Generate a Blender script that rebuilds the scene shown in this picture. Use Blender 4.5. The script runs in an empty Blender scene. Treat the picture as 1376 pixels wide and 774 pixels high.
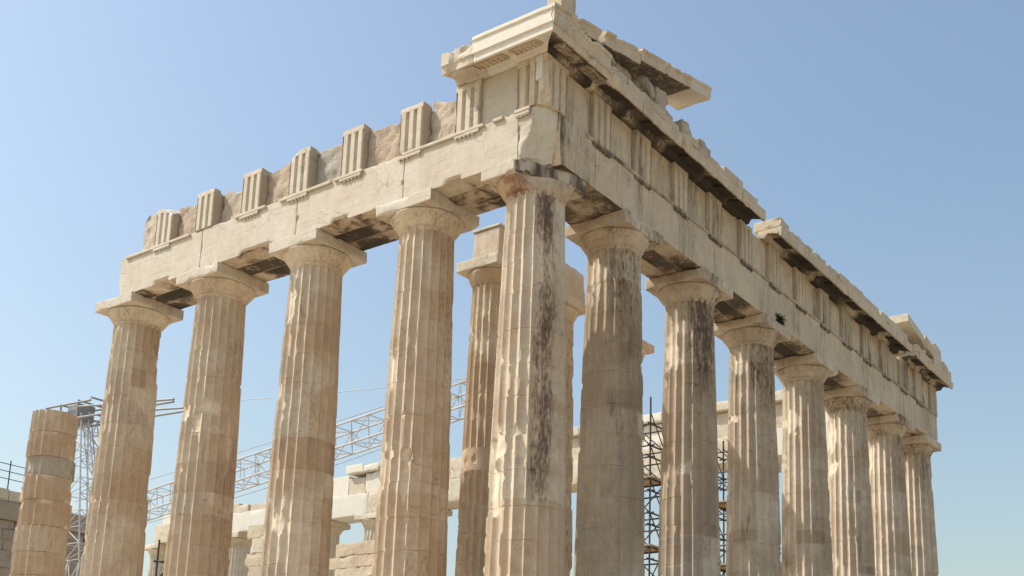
import bpy, math, random
import numpy as np
from mathutils import Matrix, Vector

C = bpy.context.scene.collection
SC = bpy.context.scene
R = math.radians

# ------------------------------------------------------------------ camera
cam_d = bpy.data.cameras.new('camera')
cam = bpy.data.objects.new('camera', cam_d)
C.objects.link(cam)
SC.camera = cam
cam_d.sensor_width = 36.0
cam_d.lens = 1542.115 / 1376 * 36.0
cam_d.shift_x = -93.619 / 1376      # the frame is an off-centre crop: verticals stay nearly upright
cam_d.shift_y = 304.456 / 1376
cam_d.clip_start = 0.1
cam_d.clip_end = 20000
_yaw, _pit, _roll = 2.175498729, 0.2113768549, 0.0211544022
_f = Vector((math.cos(_pit) * math.cos(_yaw), math.cos(_pit) * math.sin(_yaw), math.sin(_pit)))
_r = Vector((math.sin(_yaw), -math.cos(_yaw), 0))
_u = _r.cross(_f)
_c, _s = math.cos(_roll), math.sin(_roll)
_rr = _c * _r + _s * _u
_uu = -_s * _r + _c * _u
M = Matrix((_rr, _uu, -_f)).transposed().to_4x4()
M.translation = Vector((16.34323, -21.30626, -4.13845))
cam.matrix_world = M

# ------------------------------------------------------------------ sky, sun, exposure
SUN_AZ, SUN_EL = R(-147.0), R(49.5)
sdir = Vector((math.cos(SUN_EL) * math.cos(SUN_AZ), math.cos(SUN_EL) * math.sin(SUN_AZ), math.sin(SUN_EL)))
world = bpy.data.worlds.new('World')
SC.world = world
world.use_nodes = True
wn = world.node_tree
sky = wn.nodes.new('ShaderNodeTexSky')
sky.sky_type = 'NISHITA'
sky.sun_disc = False
sky.sun_elevation = SUN_EL
sky.sun_rotation = math.atan2(sdir.x, sdir.y)
sky.altitude = 0
sky.air_density = 1.6
sky.dust_density = 2.7
sky.ozone_density = 1.5
bg = wn.nodes['Background']
bg.inputs['Strength'].default_value = 0.15
wn.links.new(sky.outputs['Color'], bg.inputs['Color'])
sun_d = bpy.data.lights.new('sun', 'SUN')
sun_d.energy = 3.85
sun_d.angle = R(0.53)
sun_d.color = (1.0, 0.955, 0.885)
sun = bpy.data.objects.new('sun', sun_d)
C.objects.link(sun)
sun.rotation_euler = sdir.to_track_quat('Z', 'Y').to_euler()
SC.view_settings.view_transform = 'Standard'
SC.view_settings.look = 'None'
SC.view_settings.exposure = 0.17
SC.view_settings.gamma = 1.0
SC.render.engine = 'CYCLES'
SC.cycles.max_bounces = 6
SC.cycles.diffuse_bounces = 4

# ------------------------------------------------------------------ noise (numpy)
def _hash(i, j, k, seed):
    h = (i.astype(np.int64) * 374761393 + j.astype(np.int64) * 668265263 + k.astype(np.int64) * 2147483647 + seed * 1274126177) & 0xFFFFFFFF
    h = ((h ^ (h >> 13)) * 1274126177) & 0xFFFFFFFF
    h = ((h ^ (h >> 16)) * 2246822519) & 0xFFFFFFFF
    return ((h ^ (h >> 15)) & 0xFFFFFF) / float(0xFFFFFF)

def vnoise(P, s, seed=0):
    Q = P * np.asarray(s)
    I = np.floor(Q)
    F = Q - I
    I = I.astype(np.int64)
    W = F * F * (3 - 2 * F)
    out = 0
    for a in (0, 1):
        wa = W[:, 0] if a else 1 - W[:, 0]
        for b in (0, 1):
            wb = W[:, 1] if b else 1 - W[:, 1]
            for c in (0, 1):
                wc = W[:, 2] if c else 1 - W[:, 2]
                out = out + wa * wb * wc * _hash(I[:, 0] + a, I[:, 1] + b, I[:, 2] + c, seed)
    return out * 2 - 1

def fbm(P, s, seed=0, o=3):
    t, amp, tot = 0, 1.0, 0
    s = np.asarray(s, float)
    for k in range(o):
        t = t + amp * vnoise(P, s, seed + 17 * k)
        tot += amp
        amp *= 0.5
        s = s * 2.03
    return t / tot * 1.6

# ------------------------------------------------------------------ mesh linking
ORG = {}

def world_org(o):
    return ORG.get(o.name, np.zeros(3)) if o else np.zeros(3)

def thing(name, label, cat, loc, group=None):
    o = bpy.data.objects.new(name, None)
    C.objects.link(o)
    o.location = loc
    o.empty_display_size = 0.3
    o['label'] = label
    o['category'] = cat
    if group:
        o['group'] = group
    ORG[o.name] = np.array(loc, float)
    return o

def tag(o, label=None, cat=None, group=None, kind=None):
    if label: o['label'] = label
    if cat: o['category'] = cat
    if group: o['group'] = group
    if kind: o['kind'] = kind
    return o

def mk(name, V, F, mat, parent=None, origin=None, attrs=None, sharp=32, smooth=True):
    """One mesh object; V in world metres, F a list of (m,k) index arrays."""
    V = np.asarray(V, float)
    if origin is None:
        origin = V.mean(0)
        origin[2] = V[:, 2].min()
    origin = np.asarray(origin, float)
    me = bpy.data.meshes.new(name)
    F = [np.asarray(f, np.int32) for f in F if len(f)]
    loops = np.concatenate([f.ravel() for f in F])
    sizes = np.concatenate([np.full(len(f), f.shape[1], np.int32) for f in F])
    starts = np.concatenate([[0], np.cumsum(sizes)[:-1]]).astype(np.int32)
    me.vertices.add(len(V))
    me.vertices.foreach_set('co', (V - origin).astype(np.float32).ravel())
    me.loops.add(len(loops))
    me.loops.foreach_set('vertex_index', loops)
    me.polygons.add(len(sizes))
    me.polygons.foreach_set('loop_start', starts)
    me.update(calc_edges=True)
    me.validate()
    for k, a in (attrs or {}).items():
        at = me.attributes.new(k, 'FLOAT', 'POINT')
        at.data.foreach_set('value', np.broadcast_to(np.asarray(a, np.float32), (len(V),)).copy())
    if smooth:
        me.polygons.foreach_set('use_smooth', np.ones(len(sizes), bool))
        me.set_sharp_from_angle(angle=R(sharp))
    me.materials.append(mat)
    o = bpy.data.objects.new(name, me)
    C.objects.link(o)
    o.parent = parent
    o.location = origin - world_org(parent)
    ORG[o.name] = origin
    return o

# ------------------------------------------------------------------ materials
class NT:
    def __init__(self, name):
        self.m = bpy.data.materials.new(name)
        self.m.use_nodes = True
        self.t = self.m.node_tree
        self.b = self.t.nodes['Principled BSDF']
        self.b.inputs['Specular IOR Level'].default_value = 0.25
    def n(self, ty, **kw):
        x = self.t.nodes.new(ty)
        for k, v in kw.items():
            setattr(x, k, v)
        return x
    def l(self, a, b):
        self.t.links.new(a, b)
    def pos(self, scale=(1, 1, 1), off=(0, 0, 0)):
        g = self.n('ShaderNodeNewGeometry')
        m = self.n('ShaderNodeMapping')
        m.inputs['Scale'].default_value = scale
        m.inputs['Location'].default_value = off
        self.l(g.outputs['Position'], m.inputs['Vector'])
        return m.outputs['Vector']
    def noise(self, vec, scale, detail=6, rough=0.6, dist=0.0):
        x = self.n('ShaderNodeTexNoise')
        x.inputs['Scale'].default_value = scale
        x.inputs['Detail'].default_value = detail
        x.inputs['Roughness'].default_value = rough
        x.inputs['Distortion'].default_value = dist
        self.l(vec, x.inputs['Vector'])
        return x.outputs['Fac']
    def ramp(self, fac, a, b):
        x = self.n('ShaderNodeMapRange', interpolation_type='SMOOTHSTEP')
        x.inputs['From Min'].default_value = a
        x.inputs['From Max'].default_value = b
        self.l(fac, x.inputs['Value'])
        return x.outputs['Result']
    def math(self, op, a, b=None, clamp=False):
        x = self.n('ShaderNodeMath', operation=op, use_clamp=clamp)
        for i, v in enumerate((a, b)):
            if v is None: continue
            if isinstance(v, (int, float)): x.inputs[i].default_value = v
            else: self.l(v, x.inputs[i])
        return x.outputs[0]
    def mix(self, fac, a, b, mode='MIX'):
        x = self.n('ShaderNodeMix', data_type='RGBA', blend_type=mode)
        if isinstance(fac, (int, float)): x.inputs['Factor'].default_value = fac
        else: self.l(fac, x.inputs['Factor'])
        for i, v in (('A', a), ('B', b)):
            s = [q for q in x.inputs if q.name == i and q.type == 'RGBA'][0]
            if isinstance(v, tuple): s.default_value = (*v, 1)
            else: self.l(v, s)
        return [q for q in x.outputs if q.type == 'RGBA'][0]
    def attr(self, name):
        x = self.n('ShaderNodeAttribute', attribute_name=name)
        return x.outputs['Fac']

def marble(name, light, warm, grey, rust, crust_col=(0.035, 0.03, 0.026), streak=0.35, mott=0.5, crack=0.5, spots=0.3, bump=0.35, crust_scale=3.2, crust_rough=0.7, fine=0.4, contrast=0.55, fine_scale=32.0, beds=0.0):
    k = NT(name)
    P = k.pos()
    n1 = k.noise(P, 0.55, 5, 0.6, 0.6)
    n2 = k.noise(P, 2.7, 9, 0.68, 0.3)
    n3 = k.noise(P, 14.0, 8, 0.7)
    col = k.mix(k.math('MULTIPLY', k.ramp(n1, 0.40, 0.62), mott), light, warm)
    col = k.mix(k.math('MULTIPLY', k.ramp(n2, 0.50, 0.72), mott * 0.75), col, warm)
    tint = k.attr('tint')                      # stone by stone, plus painted shade on column and triglyph sides
    col = k.mix(k.math('MULTIPLY', k.ramp(tint, 0.0, 1.0), 0.62), col, warm)
    col = k.mix(k.math('MULTIPLY', k.ramp(tint, 0.9, 2.0), 0.55), col, rust)
    col = k.mix(k.math('MULTIPLY', k.ramp(tint, 0.0, -1.2), 0.8), col, grey)
    sv = k.noise(k.pos((5.5, 5.5, 0.42)), 1.0, 7, 0.62, 0.4)
    sv2 = k.noise(k.pos((1.1, 1.1, 0.5), (9, 4, 2)), 1.0, 3, 0.5)
    col = k.mix(k.math('MULTIPLY', k.math('MULTIPLY', k.ramp(sv, 0.5, 0.66), k.ramp(sv2, 0.38, 0.6)), streak), col, grey)
    rv = k.noise(k.pos((3.2, 3.2, 0.8), (31, 7, 5)), 1.0, 8, 0.66, 0.5)
    rv2 = k.noise(k.pos((1, 1, 1), (3, 44, 2)), 0.5, 3, 0.5)
    col = k.mix(k.math('MULTIPLY', k.math('MULTIPLY', k.ramp(rv, 0.54, 0.68), k.ramp(rv2, 0.42, 0.62)), spots), col, rust)
    # fine grain
    col = k.mix(k.math('MULTIPLY', k.ramp(n3, 0.35, 0.7), 0.42), col, k.mix(0.5, col, grey))
    if beds:
        bn = k.noise(k.pos((0.35, 0.35, 7.0), (3, 9, 4)), 1.6, 6, 0.6, 0.3)
        bm_ = k.noise(k.pos((1, 1, 1), (6, 2, 4)), 0.8, 3, 0.5)
        col = k.mix(k.math('MULTIPLY', k.math('MULTIPLY', k.ramp(bn, 0.5, 0.62), k.ramp(bm_, 0.4, 0.6)), beds), col, k.mix(0.5, warm, grey))
    # hairline cracks
    vo = k.n('ShaderNodeTexVoronoi', feature='DISTANCE_TO_EDGE')
    vo.inputs['Scale'].default_value = 0.85
    wv = k.n('ShaderNodeTexNoise')
    wv.inputs['Scale'].default_value = 1.7
    wv.inputs['Detail'].default_value = 5
    k.l(P, wv.inputs['Vector'])
    va = k.n('ShaderNodeVectorMath', operation='MULTIPLY_ADD')
    k.l(wv.outputs['Color'], va.inputs[0])
    va.inputs[1].default_value = (0.9, 0.9, 0.9)
    k.l(P, va.inputs[2])
    k.l(va.outputs[0], vo.inputs['Vector'])
    ck = k.math('MULTIPLY', k.ramp(vo.outputs['Distance'], 0.012, 0.0), k.ramp(k.noise(k.pos((1, 1, 1), (8, 3, 1)), 0.7, 2), 0.5, 0.6))
    col = k.mix(k.math('MULTIPLY', ck, crack), col, crust_col)
    # pale fresh breaks
    fr = k.attr('fresh')
    col = k.mix(k.math('MULTIPLY', k.math('MULTIPLY', fr, 0.85), k.ramp(n2, 0.3, 0.6), True), col, tuple(min(0.8, c * 1.12) for c in light))
    # dark lichen and soot crust with an outline of its own, plus painted shade on the facade taenia and regulae
    rs_ = k.math('ADD', k.attr('rust'), k.noise(k.pos((1, 1, 1), (5, 5, 9)), 4.0, 8, 0.7))
    col = k.mix(k.math('MULTIPLY', k.ramp(rs_, 0.95, 1.15), 0.8), col, (0.27, 0.14, 0.075))
    cr = k.attr('crust')
    c1 = k.noise(k.pos((2.6, 2.6, 0.26), (2, 6, 1)), crust_scale, 9, crust_rough, 0.5)
    c2 = k.noise(k.pos((1.5, 1.5, 0.42), (7, 1, 3)), crust_scale * 3.6, 4, 0.6)
    c2 = k.math('ADD', k.math('MULTIPLY', k.math('SUBTRACT', c2, 0.5), 1.7), 0.5)
    cn = k.math('ADD', k.math('MULTIPLY', c1, 1 - fine), k.math('MULTIPLY', c2, fine))
    fac = k.ramp(k.math('ADD', cr, cn), 0.94, 1.12)
    fac2 = k.ramp(k.math('ADD', cr, cn), 0.74, 1.05)
    col = k.mix(k.math('MULTIPLY', fac2, 0.55), col, rust)
    col = k.mix(k.math('MULTIPLY', fac, 0.78), col, crust_col)
    col = k.mix(k.math('MULTIPLY', k.ramp(cr, 0.52, 0.75), k.math('MULTIPLY', fac, 0.75)), col, (0.03, 0.025, 0.02))
    v1 = k.noise(k.pos((1, 1, 0.7), (12, 3, 8)), 5.0, 10, 0.72, 0.4)
    v2 = k.noise(k.pos((1, 1, 1), (1, 13, 8)), fine_scale, 5, 0.7)
    val = k.math('ADD', k.math('MULTIPLY', v1, contrast), k.math('MULTIPLY', v2, contrast * 0.7))
    val = k.math('ADD', val, 1.0 - contrast * 0.85)
    vc = k.n('ShaderNodeCombineColor')
    for i_ in range(3): k.l(val, vc.inputs[i_])
    col = k.mix(1.0, col, vc.outputs[0], 'MULTIPLY')
    k.l(col, k.b.inputs['Base Color'])
    k.b.inputs['Roughness'].default_value = 0.82
    bp = k.n('ShaderNodeBump')
    bp.inputs['Strength'].default_value = bump
    bp.inputs['Distance'].default_value = 0.05
    pv = k.n('ShaderNodeTexVoronoi')
    pv.inputs['Scale'].default_value = 11
    k.l(P, pv.inputs['Vector'])
    hh = k.math('ADD', k.math('ADD', k.math('MULTIPLY', n3, 0.5), k.math('MULTIPLY', n2, 0.8)), k.math('MULTIPLY', v2, 0.25))
    hh = k.math('SUBTRACT', hh, k.math('MULTIPLY', k.ramp(pv.outputs['Distance'], 0.25, 0.0), k.math('MULTIPLY', k.ramp(n2, 0.52, 0.66), 0.35)))
    hh = k.math('SUBTRACT', hh, k.math('MULTIPLY', ck, 0.5 * crack))
    k.l(hh, bp.inputs['Height'])
    k.l(bp.outputs['Normal'], k.b.inputs['Normal'])
    return k.m

def plain(name, col, rough=0.6, metal=0.0, var=0.25, scale=3.0, bump=0.0):
    k = NT(name)
    n = k.noise(k.pos(), scale, 6, 0.65)
    c = k.mix(k.math('MULTIPLY', k.ramp(n, 0.35, 0.7), var), col, tuple(v * 0.45 for v in col))
    k.l(c, k.b.inputs['Base Color'])
    k.b.inputs['Roughness'].default_value = rough
    k.b.inputs['Metallic'].default_value = metal
    if bump:
        bp = k.n('ShaderNodeBump')
        bp.inputs['Strength'].default_value = bump
        k.l(n, bp.inputs['Height'])
        k.l(bp.outputs['Normal'], k.b.inputs['Normal'])
    return k.m

MAT = {}
MAT['column'] = marble('aged_marble', (0.66, 0.57, 0.43), (0.46, 0.305, 0.18), (0.40, 0.365, 0.30), (0.22, 0.125, 0.075), (0.13, 0.085, 0.058), streak=0.4, spots=0.5, crust_scale=3.4, fine=0.52)
MAT['facade_column'] = marble('weathered_marble', (0.68, 0.59, 0.455), (0.40, 0.29, 0.185), (0.36, 0.32, 0.26), (0.17, 0.11, 0.07), (0.10, 0.07, 0.05), streak=0.65, spots=0.6, crust_scale=3.0, fine=0.45)
MAT['beam'] = marble('pale_marble', (0.62, 0.565, 0.465), (0.52, 0.425, 0.30), (0.42, 0.38, 0.30), (0.33, 0.21, 0.12), streak=0.25, mott=0.4, spots=0.3, crust_scale=1.1, crust_rough=0.6, fine=0.2, contrast=0.42, beds=0.6)
MAT['facade'] = marble('facade_marble', (0.63, 0.53, 0.39), (0.50, 0.395, 0.27), (0.30, 0.275, 0.22), (0.20, 0.145, 0.10), (0.095, 0.076, 0.058), streak=0.6, spots=0.45, crust_scale=1.6, crust_rough=0.66, fine=0.3)
MAT['rough'] = marble('rough_marble', (0.62, 0.53, 0.41), (0.50, 0.37, 0.26), (0.42, 0.40, 0.35), (0.30, 0.2, 0.12), streak=0.25, crack=0.08, bump=2.2, contrast=0.75, fine_scale=16.0)
MAT['new'] = marble('new_white_marble', (0.74, 0.70, 0.60), (0.66, 0.60, 0.48), (0.56, 0.55, 0.50), (0.5, 0.4, 0.3), streak=0.12, mott=0.3, crack=0.1, spots=0.08, bump=0.15, contrast=0.2)
MAT['northern'] = marble('northern_marble', (0.66, 0.59, 0.46), (0.50, 0.40, 0.27), (0.44, 0.42, 0.36), (0.34, 0.24, 0.16), streak=0.35, spots=0.3, bump=0.7, contrast=0.6)
MAT['dark_stone'] = marble('dark_masonry', (0.40, 0.34, 0.26), (0.30, 0.24, 0.17), (0.22, 0.21, 0.19), (0.16, 0.11, 0.08), streak=0.4, bump=0.8)
MAT['steel'] = plain('white_painted_steel', (0.50, 0.50, 0.50), 0.45, 0.0, 0.2)
MAT['wire'] = plain('steel_cable', (0.30, 0.31, 0.32), 0.5, 0.3, 0.1)
MAT['galv'] = plain('scaffold_steel', (0.06, 0.06, 0.06), 0.55, 0.4, 0.3)
MAT['plank'] = plain('timber_plank', (0.42, 0.30, 0.17), 0.8, 0.0, 0.5, 5, 0.2)
MAT['leaf'] = plain('leaf_green', (0.05, 0.085, 0.035), 0.7, 0, 0.4, 20)
MAT['machine'] = plain('machine_paint', (0.28, 0.29, 0.29), 0.5, 0, 0.4)

# ------------------------------------------------------------------ stone shapes
def ticks(a, b, res, r, extra=()):
    L = b - a
    n = max(1, int(round(L / res)))
    t = list(np.linspace(a, b, n + 1))
    if r > 0 and L > 4 * r:
        t += [a + 0.45 * r, a + r, a + 2.2 * r, b - 0.45 * r, b - r, b - 2.2 * r]
    t += list(extra)
    t = np.array(sorted(t))
    keep = [t[0]]
    for x in t[1:]:
        if x - keep[-1] > min(0.006, L / 50):
            keep.append(x)
    keep[-1] = b
    return np.array(keep)

def lattice(tx, ty, tz):
    nx, ny, nz = len(tx), len(ty), len(tz)
    gid = lambda i, j, k: (i * ny + j) * nz + k
    quads = []
    def face(fn, na, nb, flip):
        A, B = np.meshgrid(np.arange(na - 1), np.arange(nb - 1), indexing='ij')
        A, B = A.ravel(), B.ravel()
        q = np.stack([fn(A, B), fn(A + 1, B), fn(A + 1, B + 1), fn(A, B + 1)], 1)
        quads.append(q[:, ::-1] if flip else q)
    z = lambda A: np.zeros_like(A)
    face(lambda a, b: gid(a, b, z(a)), nx, ny, True)
    face(lambda a, b: gid(a, b, z(a) + nz - 1), nx, ny, False)
    face(lambda a, b: gid(a, z(a), b), nx, nz, False)
    face(lambda a, b: gid(a, z(a) + ny - 1, b), nx, nz, True)
    face(lambda a, b: gid(z(a), a, b), ny, nz, True)
    face(lambda a, b: gid(z(a) + nx - 1, a, b), ny, nz, False)
    Q = np.concatenate(quads)
    ids, inv = np.unique(Q.ravel(), return_inverse=True)
    i, rem = np.divmod(ids, ny * nz)
    j, k = np.divmod(rem, nz)
    return np.stack([tx[i], ty[j], tz[k]], 1), inv.reshape(-1, 4)

def stone(lo, hi, res=0.09, r=0.018, chip=0.05, amp=0.006, seed=0, ex=(), ey=(), ez=(), shaves=(), post=None, rough=None, csc=1.3):
    lo, hi = np.array(lo, float), np.array(hi, float)
    V, F = lattice(ticks(lo[0], hi[0], res, r, ex), ticks(lo[1], hi[1], res, r, ey), ticks(lo[2], hi[2], res, r, ez))
    P0 = V.copy()
    rad = r * (0.7 + 0.9 * (0.5 + 0.5 * fbm(V, 2.1, seed, 2))) + chip * smooth(0.20, 0.36, fbm(V, csc * 1.3, seed + 5, 4)) * (0.75 + 0.6 * fbm(V, 5.0, seed + 6, 2))
    rad = np.minimum(rad, (hi - lo).min() * 0.45)[:, None]
    q = np.clip(V, lo + rad, hi - rad)
    d = V - q
    L = np.linalg.norm(d, axis=1)
    L[L == 0] = 1
    N = d / L[:, None]
    V = np.where((np.abs(d) > 1e-9).any(1)[:, None], q + N * np.minimum(rad, L[:, None]), V)
    fresh = np.clip((rad[:, 0] - r * 2.2) / (chip + 1e-6), 0, 1) * (np.linalg.norm(V - P0, axis=1) > 0.008) * 0.5
    a = amp * fbm(P0, 1.6, seed + 9, 3) + 0.4 * amp * fbm(P0, 9, seed + 3, 2)
    V = V + N * a[:, None]
    if rough:
        V = V + N * (rough * fbm(P0, 3.0, seed + 21, 4))[:, None]
    for co, n, rg in shaves:
        n = np.array(n, float)
        n /= np.linalg.norm(n)
        dist = (V - np.array(co)) @ n + rg * fbm(P0, 2.6, seed + 33, 4)
        m = dist > 0
        V = V - np.where(m, dist, 0)[:, None] * n
        fresh = np.maximum(fresh, np.where(m, 0.6, 0))
    if post is not None:
        V = post(V, P0, N)
    return V, F, P0, N, fresh

def block(name, lo, hi, mat, parent, tint=None, crust=None, rust=None, **kw):
    seed = kw.get('seed', 0)
    V, F, P0, N, fresh = stone(lo, hi, **kw)
    t = ((seed * 7919) % 1000) / 500 - 1 if tint is None else tint
    cr = crust(P0, N) if callable(crust) else (crust or 0.0)
    if callable(t): t = t(P0, N)
    at = {'tint': t, 'crust': cr, 'fresh': fresh}
    if rust is not None: at['rust'] = rust(P0, N)
    return mk(name, V, [F], mat, parent, attrs=at)

def extrude(profile, axis, a0, a1, res=0.1, off0=None, off1=None, slope=0.0, place=None, amp=0.01, chip=0.05, seed=0, pres=0.09, lift=0.0):
    """Sweeps a closed (out, z) outline along an axis; returns V, F and the loops of the caps."""
    pts = []
    n = len(profile)
    for i in range(n):
        p, q = np.array(profile[i], float), np.array(profile[(i + 1) % n], float)
        L = np.linalg.norm(q - p)
        m = max(1, int(round(L / pres)))
        t = np.linspace(0, 1, m + 1)[:-1]
        if m > 1 and L > 0.12:
            t = np.unique(np.concatenate([t, [0.02 / L, 1 - 0.02 / L]]))
        pts += [p + (q - p) * x for x in t]
    pts = np.array(pts)
    k = len(pts)
    cen = pts.mean(0)
    ns = max(2, int(round((a1 - a0) / res)) + 1)
    ss = np.linspace(0, 1, ns)
    ss = np.unique(np.concatenate([ss, [0.012 / (a1 - a0), 1 - 0.012 / (a1 - a0)]]))
    ns = len(ss)
    A0 = np.full(k, a0) if off0 is None else off0(pts[:, 0])
    A1 = np.full(k, a1) if off1 is None else off1(pts[:, 0])
    al = A0[None] + (A1 - A0)[None] * ss[:, None]
    o = np.repeat(pts[None, :, 0], ns, 0)
    z = np.repeat(pts[None, :, 1], ns, 0) + slope * (al - a0)
    end = np.minimum(ss, 1 - ss) < 1e-6
    for e in np.where(end)[0]:
        o[e] = cen[0] + (o[e] - cen[0]) * 0.975
        z[e] = z[e] - (pts[:, 1] - cen[1]) * 0.025
    V = np.stack([o.ravel(), al.ravel(), z.ravel()], 1)
    nr = np.stack([pts[:, 0] - cen[0], np.zeros(k), pts[:, 1] - cen[1]], 1)
    nr /= np.linalg.norm(nr, axis=1)[:, None]
    N = np.tile(nr, (ns, 1))
    P0 = V.copy()
    d = amp * fbm(P0, 2.2, seed, 3) - chip * smooth(0.24, 0.36, fbm(P0, 1.9, seed + 4, 5)) * (0.7 + 0.6 * fbm(P0, 6.0, seed + 5, 2))
    V = V + N * d[:, None]
    F = []
    idx = np.arange(ns * k).reshape(ns, k)
    a, b = idx[:-1], idx[1:]
    F = np.stack([a.ravel(), np.roll(a, -1, 1).ravel(), np.roll(b, -1, 1).ravel(), b.ravel()], 1)
    caps = [idx[0][::-1][None], idx[-1][None]]
    fresh = np.clip(-d / (chip + 1e-6), 0, 1) * 0.4
    if axis == 'x':        # flank: out is -y, along is x
        V = np.stack([V[:, 1], -V[:, 0], V[:, 2]], 1)
        F = F
    else:                  # facade: out is +x, along is y
        V = np.stack([V[:, 0], V[:, 1], V[:, 2]], 1)
        F = F[:, ::-1]
        caps = [c[:, ::-1] for c in caps]
    return V, [F] + caps, N, P0, fresh

def fix_normals(o):
    import bmesh
    bm = bmesh.new()
    bm.from_mesh(o.data)
    bmesh.ops.recalc_face_normals(bm, faces=bm.faces)
    bm.to_mesh(o.data)
    bm.free()

# ------------------------------------------------------------------ columns
def smooth(a, b, x):
    t = np.clip((x - a) / (b - a), 0, 1)
    return t * t * (3 - 2 * t)

def shaft_mesh(cx, cy, z0, z1, rb, rt, H, seed, joints, seg=8, dz=0.08, wear=0.5, gouges=(), bands=(), crustf=None, zb=None, plainz=(), shade_patina=0.0):
    rng = np.random.default_rng(seed)
    nth = 20 * seg
    th = np.arange(nth) / nth * 2 * np.pi
    zs = list(np.arange(z0, z1, dz)) + [z1]
    for j in joints:
        if z0 + 0.05 < j < z1 - 0.05:
            zs = [q for q in zs if abs(q - j) > 0.03] + [j - 0.02, j - 0.007, j, j + 0.007, j + 0.02]
    zs = np.array(sorted(zs))
    nz = len(zs)
    Z, T = np.meshgrid(zs, th, indexing='ij')
    Z, T = Z.ravel(), T.ravel()
    base = zb if zb is not None else z0
    h = (Z - base) / H
    Rr = rb + (rt - rb) * h + 0.016 * np.sin(np.pi * np.clip(h, 0, 1))
    u = (T / (2 * np.pi) * 20) % 1.0
    u = np.abs(u - 0.5) * 2               # 0 mid flute, 1 arris
    fl = 0.100 * (1 - u ** 2.0)
    for a, b in plainz:
        fl = np.where((Z > a) & (Z < b), 0.012, fl)
    P = np.stack([cx + Rr * np.cos(T), cy + Rr * np.sin(T), Z], 1)
    w = np.clip(fbm(P, (2.6, 2.6, 1.7), seed + 1, 4) + 0.35 * (wear - 0.5), -1, 1)
    worn = smooth(0.42, 0.48, w) * (0.035 + 0.05 * np.clip(w - 0.36, 0, 1)) * (0.5 + wear)
    worn2 = 0.003 + 0.003 * fbm(P, 9, seed + 2, 2)
    js = np.array(joints)
    dj = np.abs(Z[:, None] - js[None]).min(1) if len(js) else np.full_like(Z, 9)
    worn = worn + np.exp(-(dj / 0.045) ** 2) * np.clip(fbm(P, 3.3, seed + 6, 3) - 0.3, 0, 1) * 0.08
    cut = np.maximum(fl, worn + worn2)
    cut = cut + np.where(dj < 0.004, 0.011 + 0.010 * fbm(P, 2, seed + 7, 2), 0)
    fresh = smooth(0.02, 0.08, (worn + worn2) - fl) * 0.5
    for g in gouges:
        t0, gz, wt, wz, dep = g
        dt = (T - R(t0) + np.pi) % (2 * np.pi) - np.pi
        nn = fbm(P, 4.0, seed + 11, 4)
        e = 1 - np.sqrt((dt * Rr / wt) ** 2 + ((Z - gz) / wz) ** 2) + 0.35 * nn
        gg = smooth(0.0, 0.16, e)
        cut = np.maximum(cut, gg * (dep + 0.2 * dep * nn))
        fresh = np.maximum(fresh, gg * 0.9)
    cut = cut + 0.0018 * fbm(P, 5, seed + 8, 3)
    rr = Rr * 1.0 - cut * (Rr / 0.85)
    # each drum sits a few millimetres off
    di = np.digitize(Z, js) if len(js) else np.zeros(len(Z), int)
    ox = rng.normal(0, 0.003, len(js) + 1)
    oy = rng.normal(0, 0.003, len(js) + 1)
    tn = rng.uniform(-0.5, 0.45, len(js) + 1)
    V = np.stack([cx + ox[di] + rr * np.cos(T), cy + oy[di] + rr * np.sin(T), Z], 1)
    tint = tn[di].copy()
    for a, b, tv in bands:
        tint = np.where((Z > a) & (Z < b), tv, tint)
    if len(js) > 3 and seg > 4:      # mended pieces, a few flutes wide
        for q in range(6):
            t0 = rng.integers(0, 20) / 20 * 360
            wd = rng.integers(1, 5) * 18
            a0 = rng.uniform(0.3, 8.8); hh = rng.uniform(0.25, 0.85)
            da = (np.degrees(T) - t0) % 360
            tv = rng.choice([-0.8, -0.5, 0.6, 0.9])
            tint = np.where((da < wd) & (Z > a0) & (Z < a0 + hh), tv, tint)
    if shade_patina:  # east side browner: painted shade mixed with patina, broken up by noise
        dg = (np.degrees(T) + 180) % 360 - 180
        tint = tint + shade_patina * np.exp(-((dg - 20) / 62) ** 4) * smooth(-0.7, 0.3, fbm(P, (0.9, 0.9, 0.5), seed + 40, 3))
    crust = crustf(T, Z, P) if crustf else np.zeros(len(Z))
    idx = np.arange(nz * nth).reshape(nz, nth)
    a, b = idx[:-1], idx[1:]
    F = np.stack([a.ravel(), np.roll(a, -1, 1).ravel(), np.roll(b, -1, 1).ravel(), b.ravel()], 1)
    return V, F, idx, dict(tint=tint, crust=crust, fresh=fresh)

def cap(V, loop, up, at, seed, amp=0.03):
    """Closes a ring with three inner rings of rough stone."""
    cen = V[loop].mean(0)
    rings = [loop]
    newV = []
    n0 = len(V)
    for f in (0.93, 0.6, 0.25):
        Q = cen + (V[loop] - cen) * f
        Q[:, 2] += amp * fbm(Q, 2.4, seed, 3) + (0.008 if up else -0.008)
        newV.append(Q)
        rings.append(n0 + np.arange(len(loop)))
        n0 += len(loop)
    V = np.concatenate([V] + newV)
    F = []
    for a, b in zip(rings[:-1], rings[1:]):
        q = np.stack([a, np.roll(a, -1), np.roll(b, -1), b], 1)
        F.append(q if up else q[:, ::-1])
    last = rings[-1] if up else rings[-1][::-1]
    at = {k: np.concatenate([v, np.full(len(V) - len(v), (0.0 if k != 'fresh' else 0.3)) + (v[loop].mean() if k == 'tint' else 0)]) for k, v in at.items()}
    return V, [np.concatenate(F), last[None]], at

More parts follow.
